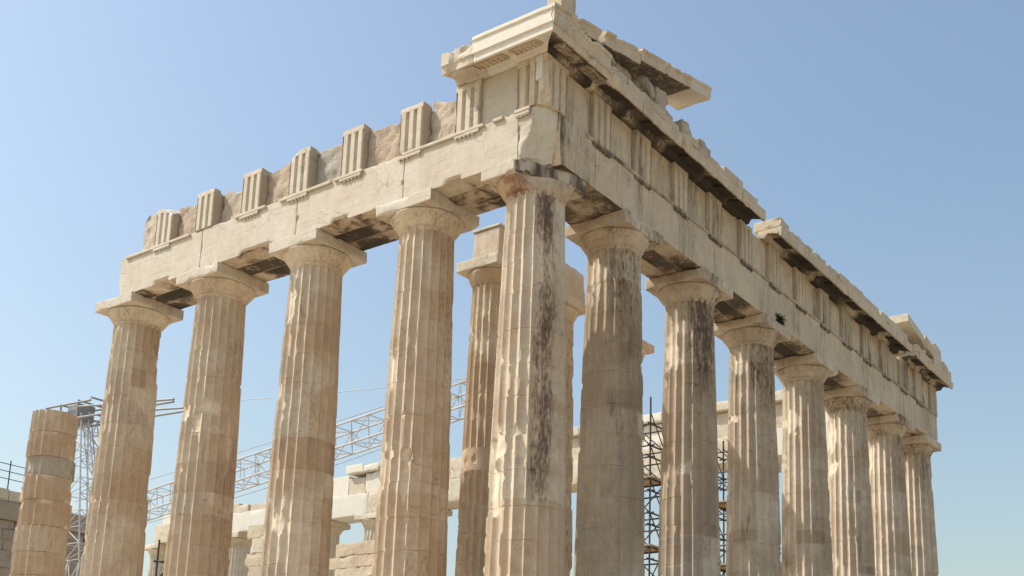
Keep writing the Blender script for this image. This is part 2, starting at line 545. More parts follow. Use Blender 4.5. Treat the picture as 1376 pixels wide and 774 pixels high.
def lathe(name, prof, cx, cy, mat, parent, seed, n=72, amp=0.008, chip=0.05, crust=None, tint=0.0, flat=None, rust=None):
    prof = np.array(prof, float)
    th = np.arange(n) / n * 2 * np.pi
    r = np.repeat(prof[:, 0], n)
    z = np.repeat(prof[:, 1], n)
    T = np.tile(th, len(prof))
    P = np.stack([cx + r * np.cos(T), cy + r * np.sin(T), z], 1)
    d = amp * fbm(P, 3.2, seed, 3) - chip * smooth(0.24, 0.36, fbm(P, 2.2, seed + 3, 5)) * (0.7 + 0.6 * fbm(P, 7.0, seed + 4, 2))
    r2 = r + d
    V = np.stack([cx + r2 * np.cos(T), cy + r2 * np.sin(T), z], 1)
    fresh = np.clip(-d / (chip + 1e-6), 0, 1) * 0.5
    if flat:
        for co, nn, rg in flat:
            nn = np.array(nn, float); nn /= np.linalg.norm(nn)
            ds = (V - np.array(co)) @ nn + rg * fbm(P, 2.5, seed + 9, 3)
            V = V - np.where(ds > 0, ds, 0)[:, None] * nn
    idx = np.arange(len(prof) * n).reshape(len(prof), n)
    a, b = idx[:-1], idx[1:]
    F = np.stack([a.ravel(), np.roll(a, -1, 1).ravel(), np.roll(b, -1, 1).ravel(), b.ravel()], 1)
    cr = crust(T, z, P) if crust else np.zeros(len(z))
    return mk(name, V, [F, idx[-1][None], idx[0][::-1][None]], mat, parent, origin=(cx, cy, prof[0, 1]), attrs=dict(tint=tint, crust=cr, fresh=fresh, **(dict(rust=rust(T)) if rust else {})))

def joint_heights(seed, z0, z1, step=0.87):
    rng = np.random.default_rng(seed + 100)
    out, z = [], z0
    while True:
        z += step * rng.uniform(0.9, 1.1)
        if z > z1 - 0.3: break
        out.append(z)
    return out

temple = thing('temple', 'ruined pale marble temple with fluted columns under a broken entablature and cornice', 'temple', (0, 0, -1.65))

def make_column(x, y, seed, mat, wear=0.5, gouges=(), bands=(), crustf=None, joints=None, capcrust=0.0, seg=8, dz=0.08, parent=temple, shaves=(), capflat=None, captint=None, plainz=(), nlathe=72, rb=0.952, label=None, ab=1.0, shade_patina=0.0, capdark=False):
    joints = joints or joint_heights(seed, 0, 9.55)
    V, F, idx, at = shaft_mesh(x, y, -0.3, 9.66, rb, 0.745, 9.66, seed, joints, seg, dz, wear, gouges, bands, crustf, zb=0.0, plainz=plainz, shade_patina=shade_patina)
    col = mk('column', V, [F, idx[-1][None], idx[0][::-1][None]], mat, parent, origin=(x, y, -0.3), attrs=at, sharp=26)
    if label: col['label'] = label
    ct = np.random.default_rng(seed).uniform(-0.5, 0.9) if captint is None else captint
    cf = (lambda T, Z, P: capcrust * smooth(-0.9, 0.7, fbm(P, 1.1, seed + 50, 2)) ) if capcrust else None
    prof = [(0.70, 9.58), (0.742, 9.62), (0.75, 9.655), (0.735, 9.66), (0.758, 9.685), (0.745, 9.69), (0.77, 9.715), (0.80, 9.755), (0.845, 9.82), (0.89, 9.885), (0.935, 9.95), (0.975, 10.005), (0.998, 10.045), (0.99, 10.07), (0.955, 10.083)]
    lathe('echinus', prof, x, y, mat, col, seed + 3, nlathe, 0.009, 0.06, cf, ct, capflat, rust=(lambda T: 0.30 + 0.32 * np.exp(-((np.degrees(T) - 268) / 38) ** 2)) if capdark else None)
    ctf = ct * 0.6 - 0.2
    kwx = {}
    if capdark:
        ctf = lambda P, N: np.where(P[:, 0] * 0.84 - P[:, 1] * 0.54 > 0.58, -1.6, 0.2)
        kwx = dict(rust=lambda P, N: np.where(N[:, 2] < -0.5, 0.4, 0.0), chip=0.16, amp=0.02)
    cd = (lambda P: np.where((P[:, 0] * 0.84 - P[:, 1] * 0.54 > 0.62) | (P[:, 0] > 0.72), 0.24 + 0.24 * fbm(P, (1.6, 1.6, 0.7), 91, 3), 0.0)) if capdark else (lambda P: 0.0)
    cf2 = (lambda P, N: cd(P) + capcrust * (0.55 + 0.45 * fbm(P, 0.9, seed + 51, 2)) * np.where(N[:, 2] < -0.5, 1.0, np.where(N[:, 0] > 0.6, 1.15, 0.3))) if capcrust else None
    block('abacus', (x - ab, y - ab, 10.085), (x + ab, y + ab, 10.428), MAT['beam'] if (y == 0 and seg > 4) else mat, col, tint=ctf, crust=cf2, **{**dict(res=0.08 if seg > 4 else 0.4, r=0.02, chip=0.10, amp=0.006, seed=seed + 7, shaves=shaves), **kwx})
    return col

# --- the corner column
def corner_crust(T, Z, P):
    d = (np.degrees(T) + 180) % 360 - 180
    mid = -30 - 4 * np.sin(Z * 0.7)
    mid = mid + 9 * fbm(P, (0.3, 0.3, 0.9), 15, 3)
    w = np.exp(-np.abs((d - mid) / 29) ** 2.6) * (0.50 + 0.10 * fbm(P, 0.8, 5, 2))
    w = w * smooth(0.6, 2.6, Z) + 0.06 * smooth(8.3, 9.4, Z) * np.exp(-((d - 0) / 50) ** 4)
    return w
make_column(0, 0, 11, MAT['column'], 0.4, gouges=[(-108, 3.15, 0.25, 0.45, 0.11), (-73, 3.42, 0.22, 0.12, 0.11), (-62, 2.8, 0.09, 0.7, 0.07), (-112, 2.0, 0.22, 0.7, 0.09)], bands=[(0, 1.85, 0.6)], shade_patina=0.3, capdark=True, crustf=corner_crust, rb=0.974,
            shaves=[((0.13, -1.0, 10.25), (0.90, -0.44, -0.03), 0.03), ((0.34, -0.70, 10.25), (0.70, -0.70, 0.02), 0.10), ((0.80, 0, 10.25), (1, -0.05, -0.15), 0.06)], capflat=[((0.46, -0.50, 9.9), (0.80, -0.58, 0.05), 0.09), ((0.76, -0.1, 9.9), (0.98, -0.2, 0.0), 0.08)], captint=0.9, capcrust=0.42,
            label='thick fluted corner column with a dark brown crust down its shaft')

# --- the flank columns
FL = [(-3.68, 21, dict(gouges=[(-63, 3.32, 0.15, 0.18, 0.10), (-63, 2.6, 0.09, 0.75, 0.085), (-98, 3.4, 0.14, 0.16, 0.08), (-105, 5.6, 0.14, 0.5, 0.06)], bands=[(2.6, 4.3, 0.25), (0, 2.4, 0.5)])),
      (-7.97, 32, dict(gouges=[(-80, 2.0, 0.28, 0.4, 0.085), (-100, 8.4, 0.2, 0.5, 0.06), (-70, 2.6, 0.12, 0.3, 0.06)], bands=[(3.55, 4.45, 1.0), (5.2, 6.0, -0.4), (7.0, 7.9, 0.4)], joints=[0.9, 2.05, 2.7, 3.55, 4.45, 5.25, 6.05, 6.9, 7.8, 8.7])),
      (-12.26, 43, dict(gouges=[(-70, 5.55, 0.20, 0.36, 0.13), (-42, 5.98, 0.42, 0.22, 0.10), (8, 4.9, 0.12, 0.9, 0.06), (-100, 5.9, 0.2, 0.25, 0.1)], bands=[(3.4, 4.3, 0.6)], joints=[0.95, 1.8, 2.7, 3.4, 4.3, 5.2, 6.12, 7.0, 7.9, 8.75])),
      (-16.55, 54, dict(gouges=[(56, 8.6, 0.3, 0.9, 0.07), (60, 4.2, 0.3, 0.5, 0.06)], bands=[(3.65, 4.5, 0.6), (0.5, 3.6, 0.25)], joints=[0.9, 1.7, 2.75, 3.65, 4.5, 5.4, 6.2, 7.1, 8.0, 8.8]))]
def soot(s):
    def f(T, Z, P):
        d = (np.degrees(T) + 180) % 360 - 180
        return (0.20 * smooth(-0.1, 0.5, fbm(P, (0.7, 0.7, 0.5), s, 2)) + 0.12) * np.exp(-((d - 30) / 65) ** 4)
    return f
for x, s, kw in FL:
    make_column(x, 0, s, MAT['column'], 0.3, crustf=soot(s), capcrust=0.34, captint=0.1, shade_patina=0.85, **kw)

# --- the facade columns
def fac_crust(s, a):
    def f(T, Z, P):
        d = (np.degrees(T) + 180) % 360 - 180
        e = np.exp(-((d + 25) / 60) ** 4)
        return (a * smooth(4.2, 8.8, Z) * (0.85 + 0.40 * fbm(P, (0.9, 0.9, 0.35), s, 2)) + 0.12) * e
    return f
FA = [(3.68, 61, 0.40, dict(gouges=[(-100, 8.75, 0.22, 0.5, 0.05), (-80, 8.9, 0.3, 0.25, 0.04)], bands=[(0, 1.7, 0.4), (1.7, 5.0, 0.6), (5.0, 8.7, 1.1)])),
      (7.98, 72, 0.42, dict(gouges=[(-108, 8.1, 0.3, 0.8, 0.055), (-80, 8.75, 0.4, 0.2, 0.04), (-70, 4.3, 0.3, 0.2, 0.05)], bands=[(0, 2.3, -0.8), (2.3, 5.0, 0.7), (5.0, 7.6, 1.0)])),
      (12.27, 83, 0.30, dict(gouges=[(-120, 7.1, 0.4, 0.12, 0.09), (-95, 8.8, 0.3, 0.3, 0.05)])),
      (16.57, 94, 0.30, dict(gouges=[(-100, 8.0, 0.4, 0.5, 0.06)])),
      (20.87, 105, 0.27, dict(gouges=[(-125, 7.4, 0.4, 0.3, 0.09), (-125, 8.6, 0.3, 0.6, 0.05)])),
      (25.16, 116, 0.29, dict(gouges=[(-130, 8.8, 0.3, 0.5, 0.05)])),
      (28.84, 127, 0.30, dict(gouges=[(-110, 8.3, 0.3, 0.5, 0.06)]))]
for i, (y, s, a, kw) in enumerate(FA):
    make_column(0, y, s, MAT['facade_column'], 0.45, crustf=fac_crust(s, a), capcrust=0.46, shade_patina=1.0, captint=0.5, dz=0.08 if i < 4 else 0.11, **kw)

# --- the north colonnade beyond the cella
for i in range(13):
    make_column(-3.68 - 4.293 * i, 28.84, 200 + i, MAT['northern'], 0.55, seg=4, dz=0.3, nlathe=36, joints=joint_heights(200 + i, 0, 9.5))

# ------------------------------------------------------------------ architraves
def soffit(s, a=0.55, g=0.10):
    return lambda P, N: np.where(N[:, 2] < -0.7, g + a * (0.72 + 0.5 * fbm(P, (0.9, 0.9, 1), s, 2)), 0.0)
ZA, ZT = 10.432, 11.685
holes = []
def hole_post(hs):
    def f(V, P0, N):
        for (c, rad, ax) in hs:
            if ax == 2:        # broken lower edge
                e = 1 - np.abs(P0[:, 0] - c[0]) / rad + 0.4 * fbm(P0, 4, 77, 3)
                m = smooth(0.0, 0.25, e) * smooth(10.62, 10.44, P0[:, 2]) * smooth(-0.45, -0.8, P0[:, 1])
                V = V + np.stack([0 * m, m * 0.05, m * 0.11], 1)
                continue
            d = np.linalg.norm(P0 - np.array(c), axis=1)
            m = smooth(rad, rad * 0.6, d)[:, None]
            V = V - N * m * 0.07
        return V
    return f
# flank blocks, joints over the column axes
fx = [(-16.52, -12.32), (-12.30, -8.0), (-7.98, -3.82), (-3.80, 0.055), (0.065, 0.88)]
for i, (a, b) in enumerate(fx):
    sh, mat = [], MAT['beam']
    if i == 4:
        sh = [((0.52, -0.885, 11.5), (0.86, -0.48, -0.10), 0.07), ((0.22, -0.885, 10.75), (0.80, -0.50, -0.33), 0.05)]
    if i == 0:
        sh = [((-16.49, -0.885, 10.9), (-0.95, 0.0, -0.3), 0.04)]
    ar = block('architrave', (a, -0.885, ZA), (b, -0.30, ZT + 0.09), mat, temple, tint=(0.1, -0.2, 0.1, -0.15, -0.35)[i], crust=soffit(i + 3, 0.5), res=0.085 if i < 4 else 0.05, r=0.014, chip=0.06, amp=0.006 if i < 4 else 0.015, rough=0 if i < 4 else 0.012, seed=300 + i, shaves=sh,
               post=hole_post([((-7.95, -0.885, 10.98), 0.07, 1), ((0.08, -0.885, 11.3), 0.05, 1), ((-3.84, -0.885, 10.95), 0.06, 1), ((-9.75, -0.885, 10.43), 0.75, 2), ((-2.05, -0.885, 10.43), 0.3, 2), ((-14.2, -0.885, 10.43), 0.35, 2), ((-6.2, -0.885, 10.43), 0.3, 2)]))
    for q, (y0, y1) in enumerate(((-0.285, 0.285), (0.30, 0.885))):
        if i == 4: continue
        if i == 3: b = 0.88
        block('backing_beam', (a + 0.1 * (i == 0) * (q + 1), y0, ZA + 0.004 * q), (b - (0.0 if i < 3 else 0.6 * (1 - q) + 0.05), y1, ZT + 0.05), MAT['beam'], temple, tint=0.5, crust=soffit(i * 3 + q + 20, 0.62), res=0.14, r=0.015, chip=0.06, seed=320 + i * 2 + q)

# facade blocks
fy = [(-0.26, 1.36), (1.375, 3.70), (3.715, 7.98), (7.995, 12.27), (12.285, 16.57), (16.585, 20.87), (20.885, 25.16), (25.175, 29.73)]
for i, (a, b) in enumerate(fy):
    sh = []
    if i == 0: sh = [((0.885, -0.10, 10.9), (0.42, -0.90, -0.25), 0.07)]
    if i == 7: sh = [((0.9, 29.73, 10.75), (0.25, 0.9, -0.55), 0.05)]
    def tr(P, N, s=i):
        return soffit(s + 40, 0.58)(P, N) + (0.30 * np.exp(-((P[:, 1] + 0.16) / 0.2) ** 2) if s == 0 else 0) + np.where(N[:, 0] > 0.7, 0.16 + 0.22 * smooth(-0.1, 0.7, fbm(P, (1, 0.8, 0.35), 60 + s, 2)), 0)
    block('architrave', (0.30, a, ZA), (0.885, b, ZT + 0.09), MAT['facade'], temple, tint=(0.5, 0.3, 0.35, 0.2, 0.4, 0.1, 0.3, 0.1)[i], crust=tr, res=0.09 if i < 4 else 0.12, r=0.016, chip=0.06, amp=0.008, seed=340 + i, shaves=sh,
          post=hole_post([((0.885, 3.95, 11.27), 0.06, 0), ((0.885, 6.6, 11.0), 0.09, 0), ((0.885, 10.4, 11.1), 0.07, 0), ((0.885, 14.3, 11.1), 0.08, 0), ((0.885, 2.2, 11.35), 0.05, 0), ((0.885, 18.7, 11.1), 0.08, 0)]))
    for q, (x0, x1) in enumerate(((-0.285, 0.285), (-0.885, -0.30))):
        a2 = a + (0.65 if i == 0 else 0)
        if i == 0 and q == 0: a2 = a + 0.6
        if i == 0: a2 = 0.90
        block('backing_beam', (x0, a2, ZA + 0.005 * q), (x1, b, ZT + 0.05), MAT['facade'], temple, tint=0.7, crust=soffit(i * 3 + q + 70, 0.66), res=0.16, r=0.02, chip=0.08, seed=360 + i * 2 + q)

# taenia and regulae
def regula(lo, hi, axis, parent, mat, seed):
    V, F, P0, N, fr = stone(lo, hi, res=0.1, r=0.008, chip=0.03, amp=0.003, seed=seed)
    Vs, Fs = [V], [F]
    n0 = len(V)
    lo, hi = np.array(lo), np.array(hi)
    rng = np.random.default_rng(seed)
    for i in range(6):
        if rng.random() < 0.12: continue
        c = (lo + hi) / 2
        k = 0 if axis == 'x' else 1
        c[k] = lo[k] + (i + 0.5) / 6 * (hi[k] - lo[k])
        m = 8
        t = np.arange(m) / m * 2 * np.pi
        hh = 0.045 * rng.uniform(0.6, 1)
        top = np.stack([c[0] + 0.022 * np.cos(t), c[1] + 0.022 * np.sin(t), np.full(m, lo[2] + 0.01)], 1)
        bot = np.stack([c[0] + 0.030 * np.cos(t), c[1] + 0.030 * np.sin(t), np.full(m, lo[2] - hh)], 1)
        Vs.append(np.concatenate([top, bot]))
        a = n0 + np.arange(m); b = a + m
        Fs.append(np.stack([b, np.roll(b, -1), np.roll(a, -1), a], 1))
        cc = n0 + 2 * m
        Vs.append(np.array([[c[0], c[1], lo[2] - hh]]))
        Fs.append(np.stack([np.roll(b, -1), b, np.full(m, cc), np.full(m, cc)], 1)[:, :3])
        n0 += 2 * m + 1
    V = np.concatenate(Vs)
    q = [f for f in Fs if f.shape[1] == 4]
    t3 = [f for f in Fs if f.shape[1] == 3]
    return mk('regula', V, [np.concatenate(q)] + ([np.concatenate(t3)] if t3 else []), mat, parent, attrs=dict(tint=0, crust=0.1 if axis == 'x' else 0.58, fresh=0))  # facade regulae darkened along with the taenia

TRX = [-1.62, -3.62, -5.84, -8.00, -10.10, -12.27, -14.32]
for a, b in [(-16.2, -12.9), (-12.0, -11.9), (-10.75, -9.35), (-8.75, -6.6), (-6.5, -5.35), (-3.86, -1.05), (-0.75, -0.42)]:
    if b - a > 0.2:
        block('taenia', (a, -0.955, ZT + 0.01), (b, -0.89, ZT + 0.098), MAT['beam'], temple, tint=-0.1, res=0.06, r=0.01, chip=0.07, amp=0.006, seed=int(500 - a * 10))
for i, c in enumerate(TRX):
    if i in (5,): continue
    regula((c - 0.42, -0.95, ZT - 0.075), (c + 0.42, -0.89, ZT + 0.006), 'x', temple, MAT['beam'], 520 + i)
regula((-0.02, -0.95, ZT - 0.08), (0.42, -0.89, ZT + 0.006), 'x', temple, MAT['beam'], 530)
block('taenia', (-0.04, -0.962, ZT + 0.01), (0.44, -0.89, ZT + 0.1), MAT['beam'], temple, tint=-0.1, res=0.06, r=0.01, chip=0.06, seed=531)

TRY = [1.61, 3.68, 5.83, 7.98, 10.13, 12.27, 14.42, 16.57, 18.72, 20.87, 23.02, 25.16, 27.2]
y = 0.9
rs = random.Random(4)
k = 0
while y < 29.6:
    L = rs.uniform(0.8, 3.4)
    e = min(y + L, 29.7)
    if e - y > 0.2:
        block('taenia', (0.89, y, ZT + 0.01), (0.94 - 0.012 * rs.random(), e, ZT + 0.098), MAT['facade'], temple, tint=-0.3, crust=lambda P, N: 0.42 + 0.16 * fbm(P, 0.9, 12, 2), res=0.07, r=0.015, chip=0.09, amp=0.014, seed=540 + k)  # darkened all over: the ledge's underside shade painted in, together with dirt
    y = e + rs.choice([0.01, 0.03, 0.12])
    k += 1
for i, c in enumerate(TRY):
    regula((0.89, c - 0.42, ZT - 0.075), (0.945, c + 0.42, ZT + 0.006), 'y', temple, MAT['facade'], 560 + i)

# ------------------------------------------------------------------ frieze
def groove_post(ax, c, out, zcap, front):
    """Cuts the channels of a triglyph into its front face."""
    k = 0 if ax == 'x' else 1
    def f(V, P0, N):
        u = P0[:, k] - c
        au = np.abs(u)
        g = np.maximum(smooth(0.36, 0.42, au) * 0.07, 0)
        for m in (0.142,):
            g = np.maximum(g, np.clip(1 - (np.abs(au - m) / 0.066) ** 2, 0, 1) * 0.105)
        fm = np.abs(P0[:, 1 - k] - front) < 1e-6
        g = np.where(fm & (P0[:, 2] < zcap), g, 0)
        V = V.copy()
        V[:, 1 - k] -= out * g
        return V
    return f
GT = [0.0, 0.142, 0.076, 0.078, 0.11, 0.175, 0.206, 0.208, 0.36, 0.40]
def triglyph(ax, c, lo_d, front, z0, z1, mat, seed, tint, chip=0.03, crust=None, shaves=(), cap=0.15, capblock=True):
    ex = [c + s * t for t in GT for s in (-1, 1)]
    zc = z1 - cap
    out = -1 if ax == 'x' else 1
    kw = dict(res=0.11, r=0.01, chip=chip, amp=0.004, seed=seed, shaves=shaves, ez=[zc - 0.004, zc + 0.004], post=groove_post(ax, c, out, zc, front))
    if ax == 'x':
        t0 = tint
        tint = lambda P, N: np.where(np.abs(N[:, 0]) > 0.6, 1.55, t0)  # side faces browned: warm shade put into the tint, with ochre joint faces
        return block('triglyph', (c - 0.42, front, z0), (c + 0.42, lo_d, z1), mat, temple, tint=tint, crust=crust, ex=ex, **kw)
    return block('triglyph', (lo_d, c - 0.42, z0), (front, c + 0.42, z1), mat, temple, tint=tint, crust=crust, ey=ex, **kw)

Z0 = ZT + 0.103
ZF = 13.12
HT = [13.10, 13.14, 13.18, 13.16, 13.10, 13.06, 13.04]
for i, c in enumerate(TRX):
    sh = []
    if i: sh = [((c + 0.1, -0.25 - 0.1 * (i % 3), HT[i] - 0.04), (0.25, 0.75, 0.6), 0.12), ((c + 0.42, -0.30 - 0.15 * (i % 2), HT[i] - 0.06 - 0.07 * (i % 3)), (0.6, 0.4, 0.7), 0.08)]
    if i in (3, 6): sh.append(((c - 0.2 + 0.1 * (i == 6), -0.9, HT[i] - 0.05), (-0.5 + 0.9 * (i == 6), -0.4, 0.7), 0.05))
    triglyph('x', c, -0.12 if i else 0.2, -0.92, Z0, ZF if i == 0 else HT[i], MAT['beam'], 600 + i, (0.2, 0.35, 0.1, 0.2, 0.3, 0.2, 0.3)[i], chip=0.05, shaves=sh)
# metopes between them: rough broken slabs, set back
mt = [(-2.05, -3.19, 13.22, 0.1), (-4.05, -5.41, 13.12, 0.7), (-6.27, -7.57, 13.16, -0.9), (-8.43, -9.67, 13.10, 0.9), (-10.53, -11.84, 13.04, -0.3), (-12.70, -13.89, 13.06, 0.8), (-14.75, -15.62, 13.08, -0.3)]
for i, (b, a, zt, tn) in enumerate(mt):
    sh = [((a + 0.25 + 0.1 * i % 0.4, -0.5, zt - 0.02), (0.3 - 0.17 * (i % 4), -0.3, 0.9), 0.07)]
    if i == 6: sh = [((a + 0.05, -0.5, zt - 0.2), (-0.8, -0.1, 0.4), 0.10)]
    block('metope', (a, (-0.64, -0.70, -0.62, -0.66, -0.60, -0.66, -0.78)[i], Z0), (b, 0.1, zt + 0.06), MAT['rough'], temple, tint=tn, res=0.055, r=0.03, chip=0.12, amp=0.012, rough=0.055, seed=620 + i, shaves=sh)
# corner frieze
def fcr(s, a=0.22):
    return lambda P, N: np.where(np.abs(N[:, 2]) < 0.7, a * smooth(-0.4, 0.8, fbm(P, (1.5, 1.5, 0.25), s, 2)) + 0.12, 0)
block('metope', (-1.24, -0.835, Z0), (-0.03, 0.0, ZF), MAT['beam'], temple, tint=-0.7, res=0.09, r=0.01, chip=0.03, seed=640)
def corner_tri():
    c = 0.465
    ex = [c + s * t for t in GT for s in (-1, 1)]
    ey = [-c + s * t for t in GT for s in (-1, 1)]
    f1 = groove_post('x', c, -1, ZF - 0.15, -0.92)
    f2 = groove_post('y', -c, 1, ZF - 0.15, 0.92)
    def post(V, P0, N):
        V = f1(V, P0, N)
        return f2(V, P0, N)
    block('triglyph', (-0.02, -0.92, Z0), (0.92, 0.02, ZF), MAT['facade'], temple, tint=0.0, crust=fcr(77, 0.1), ex=ex, ey=ey, res=0.11, r=0.012, chip=0.05, amp=0.005, seed=645, ez=[ZF - 0.154, ZF - 0.146], post=post, shaves=[((0.86, -0.86, 12.25), (0.7, -0.62, -0.3), 0.05)])
    block('triglyph_patch', (0.60, -0.950, 12.42), (0.80, -0.80, ZF - 0.01), MAT['new'], temple, tint=-0.9, res=0.08, r=0.01, chip=0.02, seed=646)
corner_tri()
for i, c in enumerate(TRY):
    triglyph('y', c, 0.1, 0.92, Z0, ZF, MAT['facade'], 660 + i, (-0.1, 0.1, 0.0, 0.2, -0.2, 0.1, -0.1, -0.4, -0.6, -0.5, -0.6, -0.5, -0.4)[i], chip=0.07, crust=fcr(80 + i, 0.40 if i > 5 else 0.32))
prev = 0.03
for i, c in enumerate(TRY + [29.27]):
    a, b = prev + 0.005, c - 0.425
    def relief(V, P0, N, s=i):
        m = (P0[:, 0] > 0.79).astype(float)
        e = smooth(0.0, 0.25, np.minimum.reduce([P0[:, 1] - a, b - P0[:, 1], P0[:, 2] - Z0, ZF - P0[:, 2]]))
        d = 0.085 * np.clip(fbm(P0, (2, 1.7, 1.5), 700 + s, 4), -0.6, 0.9) * e * m
        V = V.copy(); V[:, 0] += d
        return V
    block('metope', (0.1, a, Z0), (0.80, b, ZF - 0.004), MAT['facade'], temple, tint=(0.35, 0.2, 0.3, -0.3, 0.1, 0.2, -0.2, 0, -0.3, -0.2, -0.3, -0.2, -0.3, 0)[i], crust=fcr(90 + i, 0.30 if i < 6 else 0.36), res=0.075, r=0.02, chip=0.05, seed=680 + i, post=relief)
    prev = c + 0.42
triglyph('y', 29.32, 0.1, 0.92, Z0, ZF, MAT['facade'], 675, -0.4, chip=0.07, crust=fcr(89, 0.34))

# ------------------------------------------------------------------ cornice
GE = [(0.70, 13.128), (0.96, 13.128), (0.985, 13.20), (1.02, 13.25), (1.06, 13.28), (1.46, 13.175), (1.475, 13.09), (1.55, 13.08), (1.565, 13.15), (1.58, 13.42), (0.70, 13.42)]
def geison(axis, a0, a1, mat, seed, tint=0.0, prof=GE, off0=None, off1=None, chip=0.05, crust=None, name='cornice', amp=0.01, slope=0.0):
    V, F, N, P0, fr = extrude(prof, axis, a0, a1, 0.07, off0, off1, pres=0.07, chip=chip, seed=seed, amp=amp, slope=slope)
    cr = crust(P0, N) if crust else 0.0
    o = mk(name, V, F, mat, temple, attrs=dict(tint=tint, crust=cr, fresh=fr))
    fix_normals(o)
    return o
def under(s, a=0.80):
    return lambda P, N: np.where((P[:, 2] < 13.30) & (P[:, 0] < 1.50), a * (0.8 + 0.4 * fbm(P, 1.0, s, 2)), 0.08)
def mutule(axis, c, parent, mat, seed, crust=0.3, w=0.42, drops=False):
    # a slab under the sloping soffit
    n = 6
    o0, o1 = 1.06, 1.44
    zz = lambda o: 13.285 - (o - 1.06) * 0.2625
    pr = [(o0, zz(o0) + 0.01), (o1, zz(o1) + 0.01), (o1, zz(o1) - 0.06), (o0, zz(o0) - 0.06)]
    V, F, N, P0, fr = extrude(pr, axis, c - w, c + w, 0.2, chip=0.03, seed=seed, amp=0.004, pres=0.2)
    if drops:
        Vs, Q, T3, n0 = [V], [F[0]], [], len(V)
        caps = F[1:]
        for i in range(6):
            for j in range(3):
                al = c - w + (i + 0.5) / 6 * 2 * w
                oo = o0 + 0.07 + j * 0.12
                zt = zz(oo) - 0.05
                m = 7
                t = np.arange(m) / m * 2 * np.pi
                pts = []
                for zz_, rr in ((zt, 0.028), (zt - 0.04, 0.034)):
                    u, v = oo + rr * np.cos(t), al + rr * np.sin(t)
                    pts.append(np.stack([v, -u, np.full(m, zz_)], 1) if axis == 'x' else np.stack([u, v, np.full(m, zz_)], 1))
                Vs += pts
                a = n0 + np.arange(m); b = a + m
                Q.append(np.stack([a, np.roll(a, -1), np.roll(b, -1), b], 1))
                T3.append(b)
                n0 += 2 * m
        V = np.concatenate(Vs)
        F = [np.concatenate(Q)] + caps + [np.array(T3)]
    o = mk('mutule', V, F, mat, parent, attrs=dict(tint=0.4, crust=crust, fresh=0))
    fix_normals(o)

# flank corner: an older worn end, then new white marble to the corner
GN = [(0.70, 13.128), (0.97, 13.128), (0.99, 13.22), (1.03, 13.26), (1.06, 13.28), (1.46, 13.18), (1.475, 13.14), (1.55, 13.14), (1.555, 13.33), (1.61, 13.345), (1.61, 13.68), (1.65, 13.70), (1.65, 13.79), (0.70, 13.83)]
GO = [(0.70, 13.128), (0.95, 13.128), (0.98, 13.24), (1.06, 13.28), (1.44, 13.185), (1.46, 13.15), (1.53, 13.15), (1.57, 13.33), (1.60, 13.36), (1.59, 13.72), (0.70, 13.75)]
old = geison('x', -2.02, -0.96, MAT['beam'], 801, 0.3, GO, chip=0.07, amp=0.005)
mutule('x', -1.5, old, MAT['beam'], 805, 0.25)
new = geison('x', -0.95, 1.65, MAT['new'], 802, -0.15, GN, off1=lambda o: o + 0.0, chip=0.012, amp=0.003)
for j, c in enumerate((-0.58, 0.49)):
    mutule('x', c, new, MAT['column'], 806 + j, 0.2, drops=True)
# facade corner, mitred
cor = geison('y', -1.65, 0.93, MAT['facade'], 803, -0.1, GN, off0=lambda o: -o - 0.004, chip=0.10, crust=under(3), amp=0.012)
for j, c in enumerate((-0.46, 0.60)):
    mutule('y', c, cor, MAT['facade'], 808 + j, 0.5)

ys = [(0.95, 2.62), (2.64, 4.78), (4.80, 6.92), (6.94, 8.60), (8.62, 10.22), (11.42, 13.35), (13.37, 15.50), (15.52, 17.64), (17.66, 19.80), (19.82, 21.94), (21.96, 24.45), (25.35, 27.2), (27.22, 29.0)]
mut = [c for t in zip(TRY, [ (TRY[i] + TRY[i + 1]) / 2 for i in range(len(TRY) - 1)] + [28.3]) for c in t]
for i, (a, b) in enumerate(ys):
    ch = 0.05 if i not in (0, 4, 11, 12) else 0.13
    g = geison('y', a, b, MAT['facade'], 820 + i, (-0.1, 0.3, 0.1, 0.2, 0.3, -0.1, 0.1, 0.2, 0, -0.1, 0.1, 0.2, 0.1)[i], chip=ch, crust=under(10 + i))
    for j, c in enumerate(mut):
        if a + 0.3 < c < b - 0.3:
            w = min(0.42, c - a - 0.02, b - c - 0.02)
            mutule('y', c, g, MAT['facade'], 840 + i * 5 + j, 0.80, w)
# NE corner, mitred the other way
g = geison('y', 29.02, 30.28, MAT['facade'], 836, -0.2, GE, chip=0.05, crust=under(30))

# irregular upper course lying on the cornice
rs = random.Random(12)
y = 0.95
k = 0
while y < 24.1:
    L = rs.uniform(0.7, 1.25)
    if 10.1 < y + L * 0.6 < 11.4:
        y = 11.45
        continue
    e = min(y + L, 24.4 if y > 11 else 10.4)
    h = 0.31 + rs.uniform(-0.05, 0.05) - (0.08 if rs.random() < 0.2 else 0)
    x1 = 1.52 + rs.uniform(-0.05, 0.05)
    block('cornice_slab', (0.55, y, 13.437), (x1, e - 0.008, 13.437 + h), MAT['facade'], temple, tint=rs.uniform(-0.4, 0.5), crust=0.1, res=0.09, r=0.025, chip=0.16, amp=0.015, seed=860 + k,
          shaves=[((x1, (y + e) / 2, 13.44 + h), (0.6, rs.uniform(-0.5, 0.5), 0.75), 0.10)] if rs.random() < 0.5 else [])
    y = e
    k += 1

